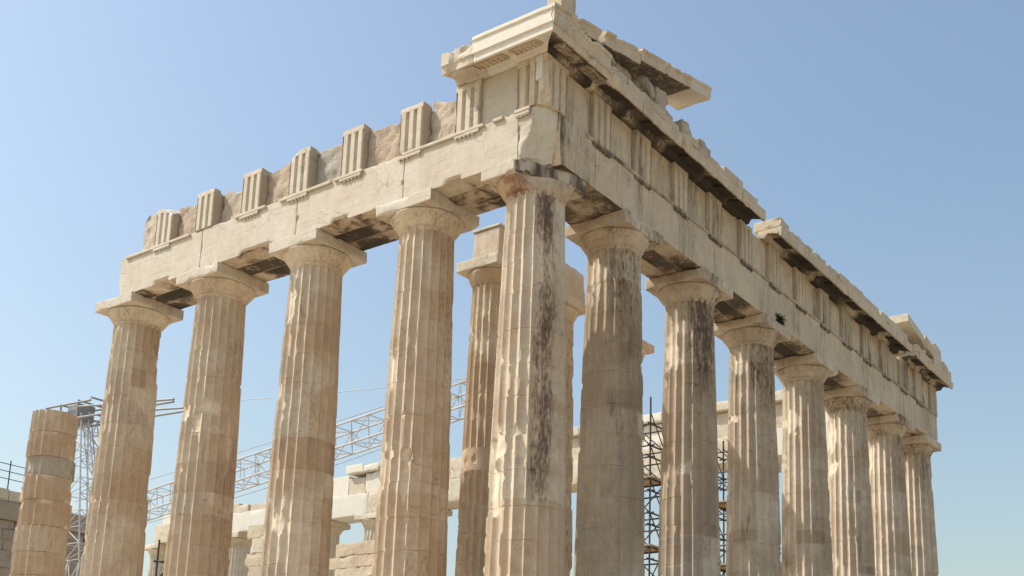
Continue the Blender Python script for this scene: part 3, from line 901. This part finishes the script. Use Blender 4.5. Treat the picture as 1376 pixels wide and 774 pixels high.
# ------------------------------------------------------------------ pediment corner
SL = 0.224
def rak(a, b, drop, h, mat, seed, tint, x0=0.45, x1=1.60, chip=0.06, prof=None):
    zb = 13.78 + SL * (a + 1.04) - drop
    pr = prof or [(x0, zb), (x1 - 0.12, zb), (x1 - 0.10, zb - 0.02), (x1 - 0.02, zb + 0.0), (x1, zb + 0.05), (x1, zb + h - 0.10), (x1 + 0.04, zb + h - 0.07), (x1 + 0.04, zb + h), (x0, zb + h)]
    return geison('y', a, b, mat, seed, tint, pr, chip=chip, name='raking_cornice', slope=SL, amp=0.014, crust=(lambda P, N: np.where(N[:, 2] < -0.3, 0.62, 0.12)) if mat is not MAT['beam'] else None)
rak(-1.50, 0.60, 0.10, 0.34, MAT['facade'], 900, 0.3, x1=1.50, chip=0.07)
rak(0.72, 2.45, 0.16, 0.42, MAT['facade'], 901, 0.5, x1=1.57, chip=0.07)
rak(2.48, 3.80, 0.02, 0.37, MAT['facade'], 902, 0.4, x1=1.58, chip=0.05)
rak(3.83, 5.20, 0.0, 0.36, MAT['facade'], 903, 0.6, x1=1.59, chip=0.05)
rak(5.22, 6.44, 0.0, 0.36, MAT['beam'], 904, -0.1, x1=1.59, chip=0.015)
block('acroterion_base', (0.95, -1.05, 14.10), (1.42, -0.42, 14.95), MAT['facade'], temple, tint=0.6, res=0.07, r=0.03, chip=0.12, amp=0.02, seed=905)
# tympanum stones carrying the raking blocks
tz = lambda q: 13.78 + SL * (q + 1.04) - 0.17
for i, (a, b, h) in enumerate([(-0.6, 0.8, 0), (0.82, 2.1, 0), (2.12, 3.5, 0), (3.52, 4.8, 0), (4.82, 5.9, 0), (5.92, 6.6, -0.9)]):
    block('tympanum_block', (-0.1, a, 13.43), (0.62, b, tz(a) + h), MAT['facade'], temple, tint=(0.1, -0.2, 0.3, 0.0, 0.2, 0.1)[i], res=0.12, r=0.02, chip=0.08, seed=910 + i)
block('tympanum_block', (0.7, 5.3, 13.78), (1.25, 6.1, 14.38), MAT['rough'], temple, tint=0.3, res=0.09, r=0.05, chip=0.2, amp=0.03, rough=0.03, seed=918, shaves=[((1.0, 5.85, 14.28), (0.4, 0.7, 0.6), 0.08)])
block('tympanum_block', (0.72, 1.75, 13.72), (1.22, 2.55, 14.25), MAT['rough'], temple, tint=0.6, res=0.08, r=0.05, chip=0.2, amp=0.03, rough=0.04, seed=921)
block('tympanum_block', (0.70, 3.75, 13.74), (1.30, 4.35, 14.62), MAT['rough'], temple, tint=0.4, res=0.08, r=0.06, chip=0.22, amp=0.03, rough=0.05, seed=922)
block('tympanum_block', (0.72, 6.2, 13.76), (1.35, 6.9, 14.12), MAT['rough'], temple, tint=0.5, res=0.09, r=0.05, chip=0.2, amp=0.03, rough=0.03, seed=919)

# NE end of the pediment
zr = lambda q: 13.78 + SL * (29.9 - q)
def rakn(a, b, dz, h, mat, seed, tint, x0=0.3, x1=1.5, chip=0.06):
    zb = zr(a) + dz
    pr = [(x0, zb), (x1, zb), (x1, zb + h), (x0, zb + h)]
    return geison('y', a, b, mat, seed, tint, pr, chip=chip, name='raking_cornice', slope=-SL, amp=0.012)
rakn(24.55, 26.6, -0.42, 0.36, MAT['beam'], 930, -0.2, -0.6, 1.45, chip=0.02)
rakn(26.65, 27.9, -0.42, 0.50, MAT['facade'], 931, 0.2, 0.2, 1.5, 0.16)
rakn(27.92, 28.9, -0.42, 0.95, MAT['facade'], 932, 0.1, 0.4, 1.45, 0.22)
rakn(28.95, 30.2, -0.3, 0.45, MAT['facade'], 933, 0.1, 0.2, 1.5, 0.18)
for i, (a, b, h) in enumerate([(25.0, 26.3, 14.18), (26.32, 27.6, 13.95), (27.62, 29.2, 13.75)]):
    block('tympanum_block', (-0.1, a, 13.43), (0.9, b, h), MAT['facade'], temple, tint=0.1 * i, res=0.12, r=0.03, chip=0.12, seed=940 + i)
for i, (a, b, h, w) in enumerate([(25.4, 26.5, 13.80, 1.5), (26.52, 27.6, 13.72, 1.45), (27.65, 28.9, 13.85, 1.5), (28.92, 30.2, 13.75, 1.5)]):
    block('cornice_slab', (0.92, a, 13.437), (w, b, h), MAT['facade'], temple, tint=0.1 * i - 0.1, res=0.09, r=0.03, chip=0.2, amp=0.02, seed=950 + i, shaves=[((w, b, h - 0.05), (0.6, 0.5, 0.6), 0.1)])

# ------------------------------------------------------------------ north entablature
nx = -1.6
k = 0
rs = random.Random(7)
xs = [0.29] + [-3.68 - 4.293 * i for i in range(12)] + [-55.0]
for i in range(len(xs) - 1):
    a, b = xs[i + 1] + 0.01, xs[i]
    block('architrave', (a, 27.955, ZA), (b, 29.725, ZT + 0.09), MAT['new'] if i in (8, 1, 10) else MAT['northern'], temple, tint=rs.uniform(-0.5, 0.5), res=0.3, r=0.03, chip=0.1, amp=0.01, seed=1000 + i)
x = 0.0
while x > -54:
    L = rs.uniform(1.0, 1.9)
    z1 = 13.1
    if -41 < x < -31: z1 = rs.choice([12.9, 13.1, 12.6])
    if x < -42: z1 = rs.choice([12.0, 12.3, 12.5])
    block('frieze_block', (x - L, 28.05 + rs.uniform(-0.05, 0.1), ZT + 0.1), (x - 0.01, 29.6, z1), rs.choice([MAT['northern'], MAT['northern'], MAT['new']]), temple, tint=rs.uniform(-0.6, 0.5), res=0.22, r=0.03, chip=0.16, amp=0.02, seed=1050 + k)
    if x > -22 or (-34.5 < x < -31):
        block('cornice_slab', (x - L, 27.8, 13.13), (x - 0.015, 30.0, 13.62 + rs.uniform(-0.06, 0.06)), rs.choice([MAT['northern'], MAT['new']]), temple, tint=rs.uniform(-0.6, 0.3), res=0.25, r=0.03, chip=0.15, seed=1090 + k)
    x -= L
    k += 1

# stepped base
for i in range(3):
    e = 1.02 + 0.70 * i
    block('krepis_step', (-69.5 - e, -e, -0.30 - 0.46 * (i + 1) - (0.004 if i else 0)), (e, 28.84 + e, -0.30 - 0.46 * i - 0.004 * i), MAT['column'], temple, tint=0.0, res=2.5, r=0.02, chip=0.0, amp=0.0, seed=1200 + i)

# ------------------------------------------------------------------ broken column, far left
bc = thing('broken_column', 'short broken fluted column of stacked drums without a capital, at the open end of the flank', 'column', (-20.84, 0, 0))
jz = [0, 0.62, 1.55, 2.35, 3.25, 4.15, 5.0, 5.68, 6.55, 7.32]
bt = [0.5, 0.4, 0.7, 0.5, 0.9, 0.8, -1.4, 0.7, 0.5, 0.6]
rg = np.random.default_rng(5)
for i in range(len(jz) - 1):
    ox, oy = rg.normal(0, 0.015, 2)
    V, F, idx, at = shaft_mesh(-20.84 + ox, oy, jz[i] + 0.012, jz[i + 1] - 0.004, 0.885, 0.69, 9.66, 1300 + i, [], 8, 0.08, 0.6, zb=0.0,
                               gouges=[(-30, jz[i + 1], 0.3, 0.12, 0.06), (40, jz[i], 0.25, 0.15, 0.07)] if i in (4, 5, 7) else [],
                               crustf=(lambda T, Z, P: 0.42 * np.exp(-(((np.degrees(T) + 180) % 360 - 180 - 45) / 22) ** 2)) if i == 6 else None)
    at['tint'] = np.full(len(V), bt[i])
    V, F1, at = cap(V, idx[-1], True, at, 1350 + i)
    V, F2, at = cap(V, idx[0], False, at, 1370 + i, 0.0)
    mk('drum', V, [F] + F1 + F2, MAT['column'], bc, origin=(-20.84, 0, jz[i]), attrs=at, sharp=26)

# ------------------------------------------------------------------ inner porch columns
def inner(x, y, label, seed, extra):
    t = thing('inner_column', label, 'column', (x, y, 0), 'inner porch columns')
    js = joint_heights(seed, 0.7, 10.4)
    V, F, idx, at = shaft_mesh(x, y, 0.02, 10.45, 0.80, 0.64, 10.45, seed, js, 8, 0.09, 0.7, gouges=[(-75, 8.3, 0.3, 0.35, 0.06), (-70, 9.6, 0.2, 0.5, 0.05)], bands=[(0, 8, 0.9)] if seed == 71 else [(0, 10.5, 0.2)],
                               crustf=(lambda T, Z, P: np.exp(-(((np.degrees(T) + 180) % 360 - 180 - 10) / 60) ** 2) * 0.32), plainz=[(4.3, 5.05)] if seed == 71 else ())
    mk('shaft', V, [F, idx[-1][None], idx[0][::-1][None]], MAT['column'], t, origin=(x, y, 0), attrs=at, sharp=26)
    f = 0.80
    prof = [(0.62, 10.40), (0.65, 10.44), (0.66, 10.47), (0.645, 10.475), (0.67, 10.5), (0.70, 10.55), (0.74, 10.64), (0.775, 10.73), (0.79, 10.80), (0.77, 10.848)]
    e = lathe('echinus', prof, x, y, MAT['column'], t, seed + 3, 60, 0.007, 0.04, None, 0.5)
    extra(t, x, y)
    return t
def ex1(t, x, y):
    block('abacus', (x - 0.82, y - 0.82, 10.85), (x + 0.82, y + 0.82, 11.19), MAT['northern'], t, tint=0.0, res=0.1, chip=0.05, seed=1401)
    block('architrave_stub', (x - 0.35, y - 0.62, 11.195), (x + 0.72, y + 0.75, 12.16), MAT['column'], t, tint=0.3, res=0.09, r=0.03, chip=0.09, seed=1402)
    block('cover_slab', (x - 0.37, y - 0.66, 12.165), (x + 0.76, y + 0.78, 12.25), MAT['northern'], t, tint=-0.1, res=0.1, chip=0.05, seed=1403)
def ex2(t, x, y):
    block('abacus', (x - 0.82, y - 0.82, 10.85), (x + 0.82, y + 0.82, 11.19), MAT['column'], t, tint=0.1, res=0.1, chip=0.08, seed=1411)
    block('architrave_stub', (x - 0.72, y - 1.9, 11.195), (x + 0.72, y + 0.76, 12.32), MAT['column'], t, tint=0.4, res=0.1, r=0.03, chip=0.12, seed=1412, shaves=[((x + 0.7, y + 0.6, 12.2), (0.2, 0.5, 0.8), 0.1)])
def ex3(t, x, y):
    block('abacus', (x - 0.8, y - 0.82, 10.85), (x + 0.8, y + 0.84, 11.15), MAT['column'], t, tint=0.4, res=0.09, r=0.05, chip=0.22, seed=1421, amp=0.02)
inner(-5.5, 5.05, 'inner porch column in shade, its capital carrying a single square marble block', 71, ex1)
inner(-5.5, 8.45, 'inner porch column with a long beam stub on its capital, mostly hidden behind the corner column', 72, ex2)
inner(-5.5, 12.9, 'inner porch column with bare rounded broken capital, mostly hidden behind the facade columns', 73, ex3)

# ------------------------------------------------------------------ tubes and lattices
class Bars:
    def __init__(self): self.V, self.F, self.C, self.n = [], [], [], 0
    def bar(self, a, b, r=0.04, m=6):
        a, b = np.array(a, float), np.array(b, float)
        d = b - a
        L = np.linalg.norm(d)
        if L < 1e-6: return
        d /= L
        u = np.cross(d, (0, 0, 1.0))
        if np.linalg.norm(u) < 1e-3: u = np.cross(d, (0, 1.0, 0))
        u /= np.linalg.norm(u)
        v = np.cross(d, u)
        t = np.arange(m) / m * 2 * np.pi
        ring = r * (np.cos(t)[:, None] * u + np.sin(t)[:, None] * v)
        self.V += [a + ring, b + ring]
        i = self.n + np.arange(m); j = i + m
        self.F.append(np.stack([i, np.roll(i, -1), np.roll(j, -1), j], 1))
        self.C += [i[::-1], j]
        self.n += 2 * m
    def make(self, name, mat, parent, **kw):
        return mk(name, np.concatenate(self.V), [np.concatenate(self.F), np.array(self.C)], mat, parent, sharp=50, **kw)

def lattice_boom(B, p, q, up, side, w, h, n, rc=0.05, rb=0.024, taper=0.0):
    p, q, up, side = (np.array(v, float) for v in (p, q, up, side))
    up /= np.linalg.norm(up); side /= np.linalg.norm(side)
    pt = lambda t, su, ss: p + (q - p) * t + up * su * h / 2 + side * ss * w / 2
    for su in (-1, 1):
        for ss in (-1, 1):
            B.bar(pt(0, su, ss), pt(1, su, ss), rc)
    for i in range(n):
        t0, t1 = i / n, (i + 1) / n
        f = 1 if i % 2 else -1
        for ss in (-1, 1):
            B.bar(pt(t0, f, ss), pt(t1, -f, ss), rb)
            B.bar(pt(t0, 1, ss), pt(t0, -1, ss), rb)
        for su in (-1, 1):
            B.bar(pt(t0, su, f), pt(t1, su, -f), rb)
            B.bar(pt(t0, su, 1), pt(t0, su, -1), rb)

CAMP = np.array([14.5374, -19.4858, -3.2110])
crane = thing('crane', 'white lattice boom crane rising behind the flank columns inside the temple', 'crane', (-38.0, 12.0, 0))
B = Bars()
A0, A1 = np.array([-36.2, 12, 7.32]), np.array([-10.2, 12, 10.07])
lattice_boom(B, A0, A1, (-0.105, 0, 0.995), (0, 1, 0), 1.05, 1.0, 26, 0.042, 0.019)
B.make('boom', MAT['steel'], crane)
B = Bars()
lattice_boom(B, (-37.7, 12, 5.3), (-39.0, 12, 13.2), (0, 1, 0), (1, 0, 0), 1.25, 1.2, 9, 0.045, 0.022)
lattice_boom(B, (-36.4, 12.2, 5.6), (-38.8, 12.2, 13.0), (0, 1, 0), (1, 0, 0), 0.5, 0.5, 9, 0.035, 0.017)
B.make('mast', MAT['steel'], crane)
B = Bars()
for dy in (-0.7, 0.7):
    for za, xb in ((13.0, -30.4), (13.85, -37.5)):
        B.bar((-41.6, 12 + dy, za + 0.1), (xb, 12 + dy, za - (0.5 if xb > -31 else 0.1)), 0.06)
    B.bar((-38.5, 12 + dy, 13.55), (-30.4, 12 + dy, 12.62), 0.06)
    for xx in (-41.6, -40.2, -38.6):
        B.bar((xx, 12 + dy, 13.05), (xx, 12 + dy, 13.95), 0.05)
for xx in (-41.6, -40.2, -38.6, -37.5):
    B.bar((xx, 11.3, 13.05), (xx, 12.7, 13.05), 0.05)
    B.bar((xx, 11.3, 13.9), (xx, 12.7, 13.9), 0.05)
B.make('top_frame', MAT['machine'], crane)
V, F, P0, N, fr = stone((-39.9, 11.5, 12.95), (-38.9, 12.5, 13.9), res=0.25, r=0.06, chip=0, amp=0, seed=1)
mk('winch', V, [F], MAT['machine'], crane)
B = Bars()
def cable(a, b, sag=0.0, n=14, r=0.018):
    a, b = np.array(a, float), np.array(b, float)
    pr = a
    for i in range(1, n + 1):
        t = i / n
        q = a + (b - a) * t - np.array([0, 0, sag * 4 * t * (1 - t)])
        B.bar(pr, q, r, 5)
        pr = q
for c in (((-30.4, 12, 12.60), (-9.5, 12, 10.5), 0.15), ((-39.0, 12, 8.6), (-10.0, 12, 10.9), 0.1), ((-36.0, 12, 6.6), (-10.0, 12, 9.45), 0.35)):
    B = Bars()
    cable(*c)
    B.make('cable', MAT['wire'], crane)
V, F, P0, N, fr = stone((-39.6, 10.8, 0.02), (-36.2, 13.2, 2.6), res=0.4, r=0.08, chip=0, amp=0, seed=2)
base = mk('base', V, [F], MAT['machine'], crane)
B = Bars()
for dx in (-0.8, 0.8):
    for dy in (-0.8, 0.8):
        B.bar((-37.8 + dx, 12 + dy, 2.4), (-37.65 + dx * 0.6, 12 + dy * 0.6, 5.3), 0.07)
        B.bar((-37.8 + dx, 12 + dy, 2.5), (-37.65 - dx * 0.6, 12 + dy * 0.6, 5.2), 0.035)
B.make('mast_foot', MAT['steel'], crane)

# ------------------------------------------------------------------ scaffolding
def scaffold(x0, y0, nx_, ny_, z1, label, seed, dx=1.6, dy=1.2, lev=1.45, group='scaffold towers'):
    t = thing('scaffold', label, 'scaffolding', (x0, y0, 0), group)
    rs = random.Random(seed)
    S, L, D = Bars(), Bars(), Bars()
    zs = np.arange(0.2, z1 - 0.3, lev)
    for i in range(nx_ + 1):
        for j in range(ny_ + 1):
            S.bar((x0 + i * dx, y0 + j * dy, 0), (x0 + i * dx, y0 + j * dy, z1 + rs.uniform(-0.2, 0.6)), 0.045)
    for z in zs:
        for off in (0, 0.95):
            for j in range(ny_ + 1):
                L.bar((x0 - 0.2, y0 + j * dy, z + off), (x0 + nx_ * dx + 0.2, y0 + j * dy, z + off), 0.038)
            for i in range(nx_ + 1):
                L.bar((x0 + i * dx, y0 - 0.2, z + off), (x0 + i * dx, y0 + ny_ * dy + 0.2, z + off), 0.038)
        for j in range(ny_ + 1):
            for i in range(nx_):
                f = rs.random() < 0.5
                D.bar((x0 + (i + f) * dx, y0 + j * dy, z), (x0 + (i + 1 - f) * dx, y0 + j * dy, z + lev), 0.028)
        for i in range(nx_ + 1):
            for j in range(ny_):
                f = rs.random() < 0.5
                D.bar((x0 + i * dx, y0 + (j + f) * dy, z), (x0 + i * dx, y0 + (j + 1 - f) * dy, z + lev), 0.028)
    S.make('standard', MAT['galv'], t)
    L.make('ledger', MAT['galv'], t)
    D.make('brace', MAT['galv'], t)
    for z in zs[1::2]:
        V, F, P0, N, fr = stone((x0 - 0.1, y0 - 0.05, z + 0.04), (x0 + nx_ * dx + 0.1, y0 + ny_ * dy + 0.05, z + 0.11), res=1.0, r=0.01, chip=0, amp=0, seed=3)
        mk('platform', V, [F], MAT['plank'], t)
    return t
scaffold(-9.4, 18.6, 1, 1, 10.6, 'dark steel scaffold tower with timber platforms between the second and third facade columns', 1)
scaffold(-7.9, 24.2, 1, 1, 10.2, 'narrow dark steel scaffold tower glimpsed between the third and fourth facade columns', 2)
scaffold(-30.0, 11.0, 1, 1, 5.6, 'low scaffold trestle with a plank deck under the crane boom', 3, dx=2.4, dy=1.6, lev=1.7)

# ------------------------------------------------------------------ ruined west wall, far left
rw = thing('ruined_wall', 'dark uneven masonry wall behind the broken column at far left', 'wall', (-50, 13, 0))
def wall_mesh(x0, x1, ys_, zs_, seed):
    V, F = [], []
    rg = np.random.default_rng(seed)
    n0 = 0
    z = 0.0
    while z < zs_:
        h = rg.uniform(0.35, 0.75)
        h = min(h, zs_ - z + 0.001)
        y = ys_[0]
        while y < ys_[1]:
            L = min(rg.uniform(0.5, 1.3), ys_[1] - y + 0.01)
            v, f, P0, N, fr = stone((x0, y - 0.01, z - 0.01), (x1 + rg.uniform(-0.06, 0.06), y + L + 0.01, z + h + 0.01), res=0.35, r=0.07, chip=0.1, amp=0.03, seed=int(rg.integers(9999)))
            V.append(v); F.append(f + n0)
            n0 += len(v)
            y += L
        z += h
    return np.concatenate(V), np.concatenate(F)
V, F = wall_mesh(-51.5, -50.0, (8.0, 21.5), 9.2, 3)
mk('masonry', V, [F], MAT['dark_stone'], rw, attrs=dict(tint=0.1, crust=fbm(V, 0.8, 4, 2) * 0.2 + 0.2, fresh=0))
for i in range(7):
    block('coping', (-51.6, 8.0 + i * 1.93, 9.2), (-49.85, 9.92 + i * 1.93, 10.25 + 0.08 * (i % 2)), MAT['dark_stone'], rw, tint=0.5 - 0.4 * (i % 3), res=0.3, r=0.05, chip=0.15, seed=1500 + i)
for i in range(5):
    block('top_course', (-51.5, 8.0 + i * 1.6, 10.33), (-50.0, 9.58 + i * 1.6, 11.25 - 0.06 * i), MAT['northern'], rw, tint=0.4, res=0.3, r=0.05, chip=0.2, seed=1520 + i)
rl = thing('railing', 'thin metal safety railing along the top of the dark masonry wall', 'railing', (-50.3, 12, 11.1))
for i in range(7):
    yy = 7.2 + i * 1.45
    B = Bars()
    B.bar((-50.4, yy, 10.3), (-50.4, yy, 12.9), 0.035)
    B.make('post', MAT['galv'], rl)
for z in (11.85, 12.3, 12.75):
    B = Bars()
    B.bar((-50.4, 7.0, z), (-50.4, 16.2, z - 0.12), 0.025)
    B.make('rail', MAT['galv'], rl)

# marble blocks stored inside, glimpsed between the flank columns
rs = random.Random(3)
for (x, yq, w, d, z0, z1, lab) in [(-24.3, 19.0, 3.4, 1.5, 0.0, 6.2, 'stub of pale broken marble courses between the second and third flank columns from the corner'),
                                   (-32.4, 20.0, 2.6, 1.6, 0.0, 7.6, 'stub of pale broken marble courses between the third and fourth flank columns from the corner')]:
    t = thing('wall_stub', lab, 'wall', (x, yq, 0))
    z = z0
    k = 0
    while z < z1:
        h = rs.uniform(0.5, 0.85)
        o = rs.uniform(-0.35, 0.25) if z > z1 - 2.5 else rs.uniform(-0.1, 0.1)
        block('course', (x - w / 2 + o, yq - d / 2, z + 0.004), (x + w / 2 + o * 0.5 - (0.4 if z > z1 - 1.5 else 0), yq + d / 2, z + h), MAT['northern'], t, tint=rs.uniform(-0.9, 1.2), res=0.10, r=0.022, chip=0.22, amp=0.02, rough=0.02, crust=lambda P, N: 0.22 + 0.2 * fbm(P, 0.9, 4, 2), seed=1600 + k + int(-x))
        z += h
        k += 1

# ------------------------------------------------------------------ pediment sculptures
def blob(name, pts, mat, parent, seed, n=20, amp=0.03):
    """A sculpted limb: a tube with an oval section along a bent spine; pts = (x, y, z, half width, half depth)."""
    P = np.array(pts, float)
    m = 6
    t = np.linspace(0, len(P) - 1, (len(P) - 1) * m + 1)
    Q = np.stack([np.interp(t, np.arange(len(P)), P[:, k]) for k in range(5)], 1)
    for _ in range(3):
        Q[1:-1] = (Q[:-2] + Q[1:-1] * 2 + Q[2:]) / 4
    V = []
    for i in range(len(Q)):
        d = Q[min(i + 1, len(Q) - 1), :3] - Q[max(i - 1, 0), :3]
        d /= np.linalg.norm(d)
        u = np.cross(d, (1.0, 0, 0)); u /= np.linalg.norm(u)
        v = np.cross(d, u)
        a = np.arange(n) / n * 2 * np.pi
        V.append(Q[i, :3] + Q[i, 3] * np.cos(a)[:, None] * u + Q[i, 4] * np.sin(a)[:, None] * v)
    V = np.concatenate(V)
    c = np.repeat(Q[:, :3], n, 0)
    nn = V - c
    V = V + nn * (amp / 0.2) * fbm(V, 4, seed, 3)[:, None]
    idx = np.arange(len(Q) * n).reshape(len(Q), n)
    a, b = idx[:-1], idx[1:]
    F = np.stack([a.ravel(), np.roll(a, -1, 1).ravel(), np.roll(b, -1, 1).ravel(), b.ravel()], 1)
    o = mk(name, V, [F, idx[0][::-1][None], idx[-1][None]], mat, parent, attrs=dict(tint=-0.6, crust=0.12, fresh=0), sharp=60)
    fix_normals(o)
    return o
def horse(y, z, s, label, seed):
    t = thing('horse_head', label, 'sculpture', (1.0, y, z), 'sculptures in the pediment corner')
    blob('neck', [(0.62, y - 0.1, z - 0.02, 0.24 * s, 0.30 * s), (0.75, y, z + 0.35 * s, 0.20 * s, 0.26 * s), (0.98, y + 0.02, z + 0.68 * s, 0.17 * s, 0.21 * s), (1.16, y + 0.05, z + 0.80 * s, 0.15 * s, 0.17 * s)], MAT['facade'], t, seed)
    blob('head', [(1.02, y + 0.03, z + 0.86 * s, 0.11 * s, 0.13 * s), (1.18, y + 0.05, z + 0.78 * s, 0.16 * s, 0.17 * s), (1.34, y + 0.08, z + 0.50 * s, 0.13 * s, 0.14 * s), (1.44, y + 0.1, z + 0.22 * s, 0.09 * s, 0.10 * s), (1.46, y + 0.1, z + 0.14 * s, 0.06 * s, 0.07 * s)], MAT['facade'], t, seed + 1)
    for q in (-1, 1):
        blob('ear', [(1.0, y + 0.03 + 0.08 * q * s, z + 0.92 * s, 0.04 * s, 0.04 * s), (0.98, y + 0.03 + 0.10 * q * s, z + 1.02 * s, 0.03 * s, 0.03 * s), (0.97, y + 0.03 + 0.10 * q * s, z + 1.08 * s, 0.008, 0.008)], MAT['facade'], t, seed + 2, 10, 0.005)
horse(1.2, 13.73, 0.55, 'small worn horse head peering out under the raking cornice nearest the temple corner', 1700)
horse(3.15, 13.73, 0.92, 'larger carved horse head standing on the cornice below the raking blocks', 1710)

# ------------------------------------------------------------------ weed on the architrave
rg = np.random.default_rng(8)
V, F = [], []
for i in range(70):
    a = rg.uniform(0, 2 * np.pi)
    L = rg.uniform(0.15, 0.42)
    el = rg.uniform(-0.9, 1.0)
    d = np.array([abs(math.cos(a)) * 0.7 * math.cos(el), math.sin(a) * math.cos(el), math.sin(el)])
    s = np.cross(d, rg.normal(size=3)); s /= np.linalg.norm(s)
    o = np.array([0.885, 12.55, 10.62]) + rg.normal(0, 0.03, 3)
    w = rg.uniform(0.02, 0.04)
    n0 = len(V)
    V += [o, o + d * L * 0.5 + s * w, o + d * L + np.array([0, 0, -0.05]), o + d * L * 0.5 - s * w]
    F.append([n0, n0 + 1, n0 + 2, n0 + 3])
wd = mk('weed', np.array(V), [np.array(F)], MAT['leaf'], None, origin=(0.88, 12.55, 10.62), smooth=False)
tag(wd, 'small dark green weed growing from the shaded facade architrave', 'plant')

# ------------------------------------------------------------------ ground
k = NT('bare_limestone_ground')
n1 = k.noise(k.pos(), 0.25, 8, 0.65)
n2 = k.noise(k.pos(), 3.0, 8, 0.7)
c = k.mix(k.ramp(n1, 0.35, 0.65), (0.45, 0.36, 0.245), (0.37, 0.285, 0.185))
c = k.mix(k.math('MULTIPLY', k.ramp(n2, 0.4, 0.7), 0.5), c, (0.48, 0.41, 0.31))
k.l(c, k.b.inputs['Base Color'])
k.b.inputs['Roughness'].default_value = 0.95
bp = k.n('ShaderNodeBump'); bp.inputs['Strength'].default_value = 0.6; bp.inputs['Distance'].default_value = 0.1
k.l(n2, bp.inputs['Height']); k.l(bp.outputs['Normal'], k.b.inputs['Normal'])
t = np.concatenate([-np.geomspace(9000, 70, 14), np.linspace(-62, 62, 63), np.geomspace(70, 9000, 14)])
X, Y = np.meshgrid(t - 10, t + 5, indexing='ij')
P = np.stack([X.ravel(), Y.ravel(), np.zeros(X.size)], 1)
dd = np.maximum.reduce([-72 - P[:, 0], P[:, 0] - 2.4, -2.4 - P[:, 1], P[:, 1] - 31.3, np.zeros(len(P))])
P[:, 2] = -1.68 - 4.2 * smooth(2, 22, dd) - 0.16 * np.clip(fbm(P, 0.25, 2, 3) + 0.6, 0, 2) * smooth(0.5, 5, dd) - 60 * smooth(120, 900, dd)
n = len(t)
idx = np.arange(n * n).reshape(n, n)
F = np.stack([idx[:-1, :-1].ravel(), idx[1:, :-1].ravel(), idx[1:, 1:].ravel(), idx[:-1, 1:].ravel()], 1)
g = mk('ground', P, [F], k.m, None, origin=(0, 0, 0), sharp=60)
tag(g, 'bare pale limestone ground around the temple', None, None, 'structure')
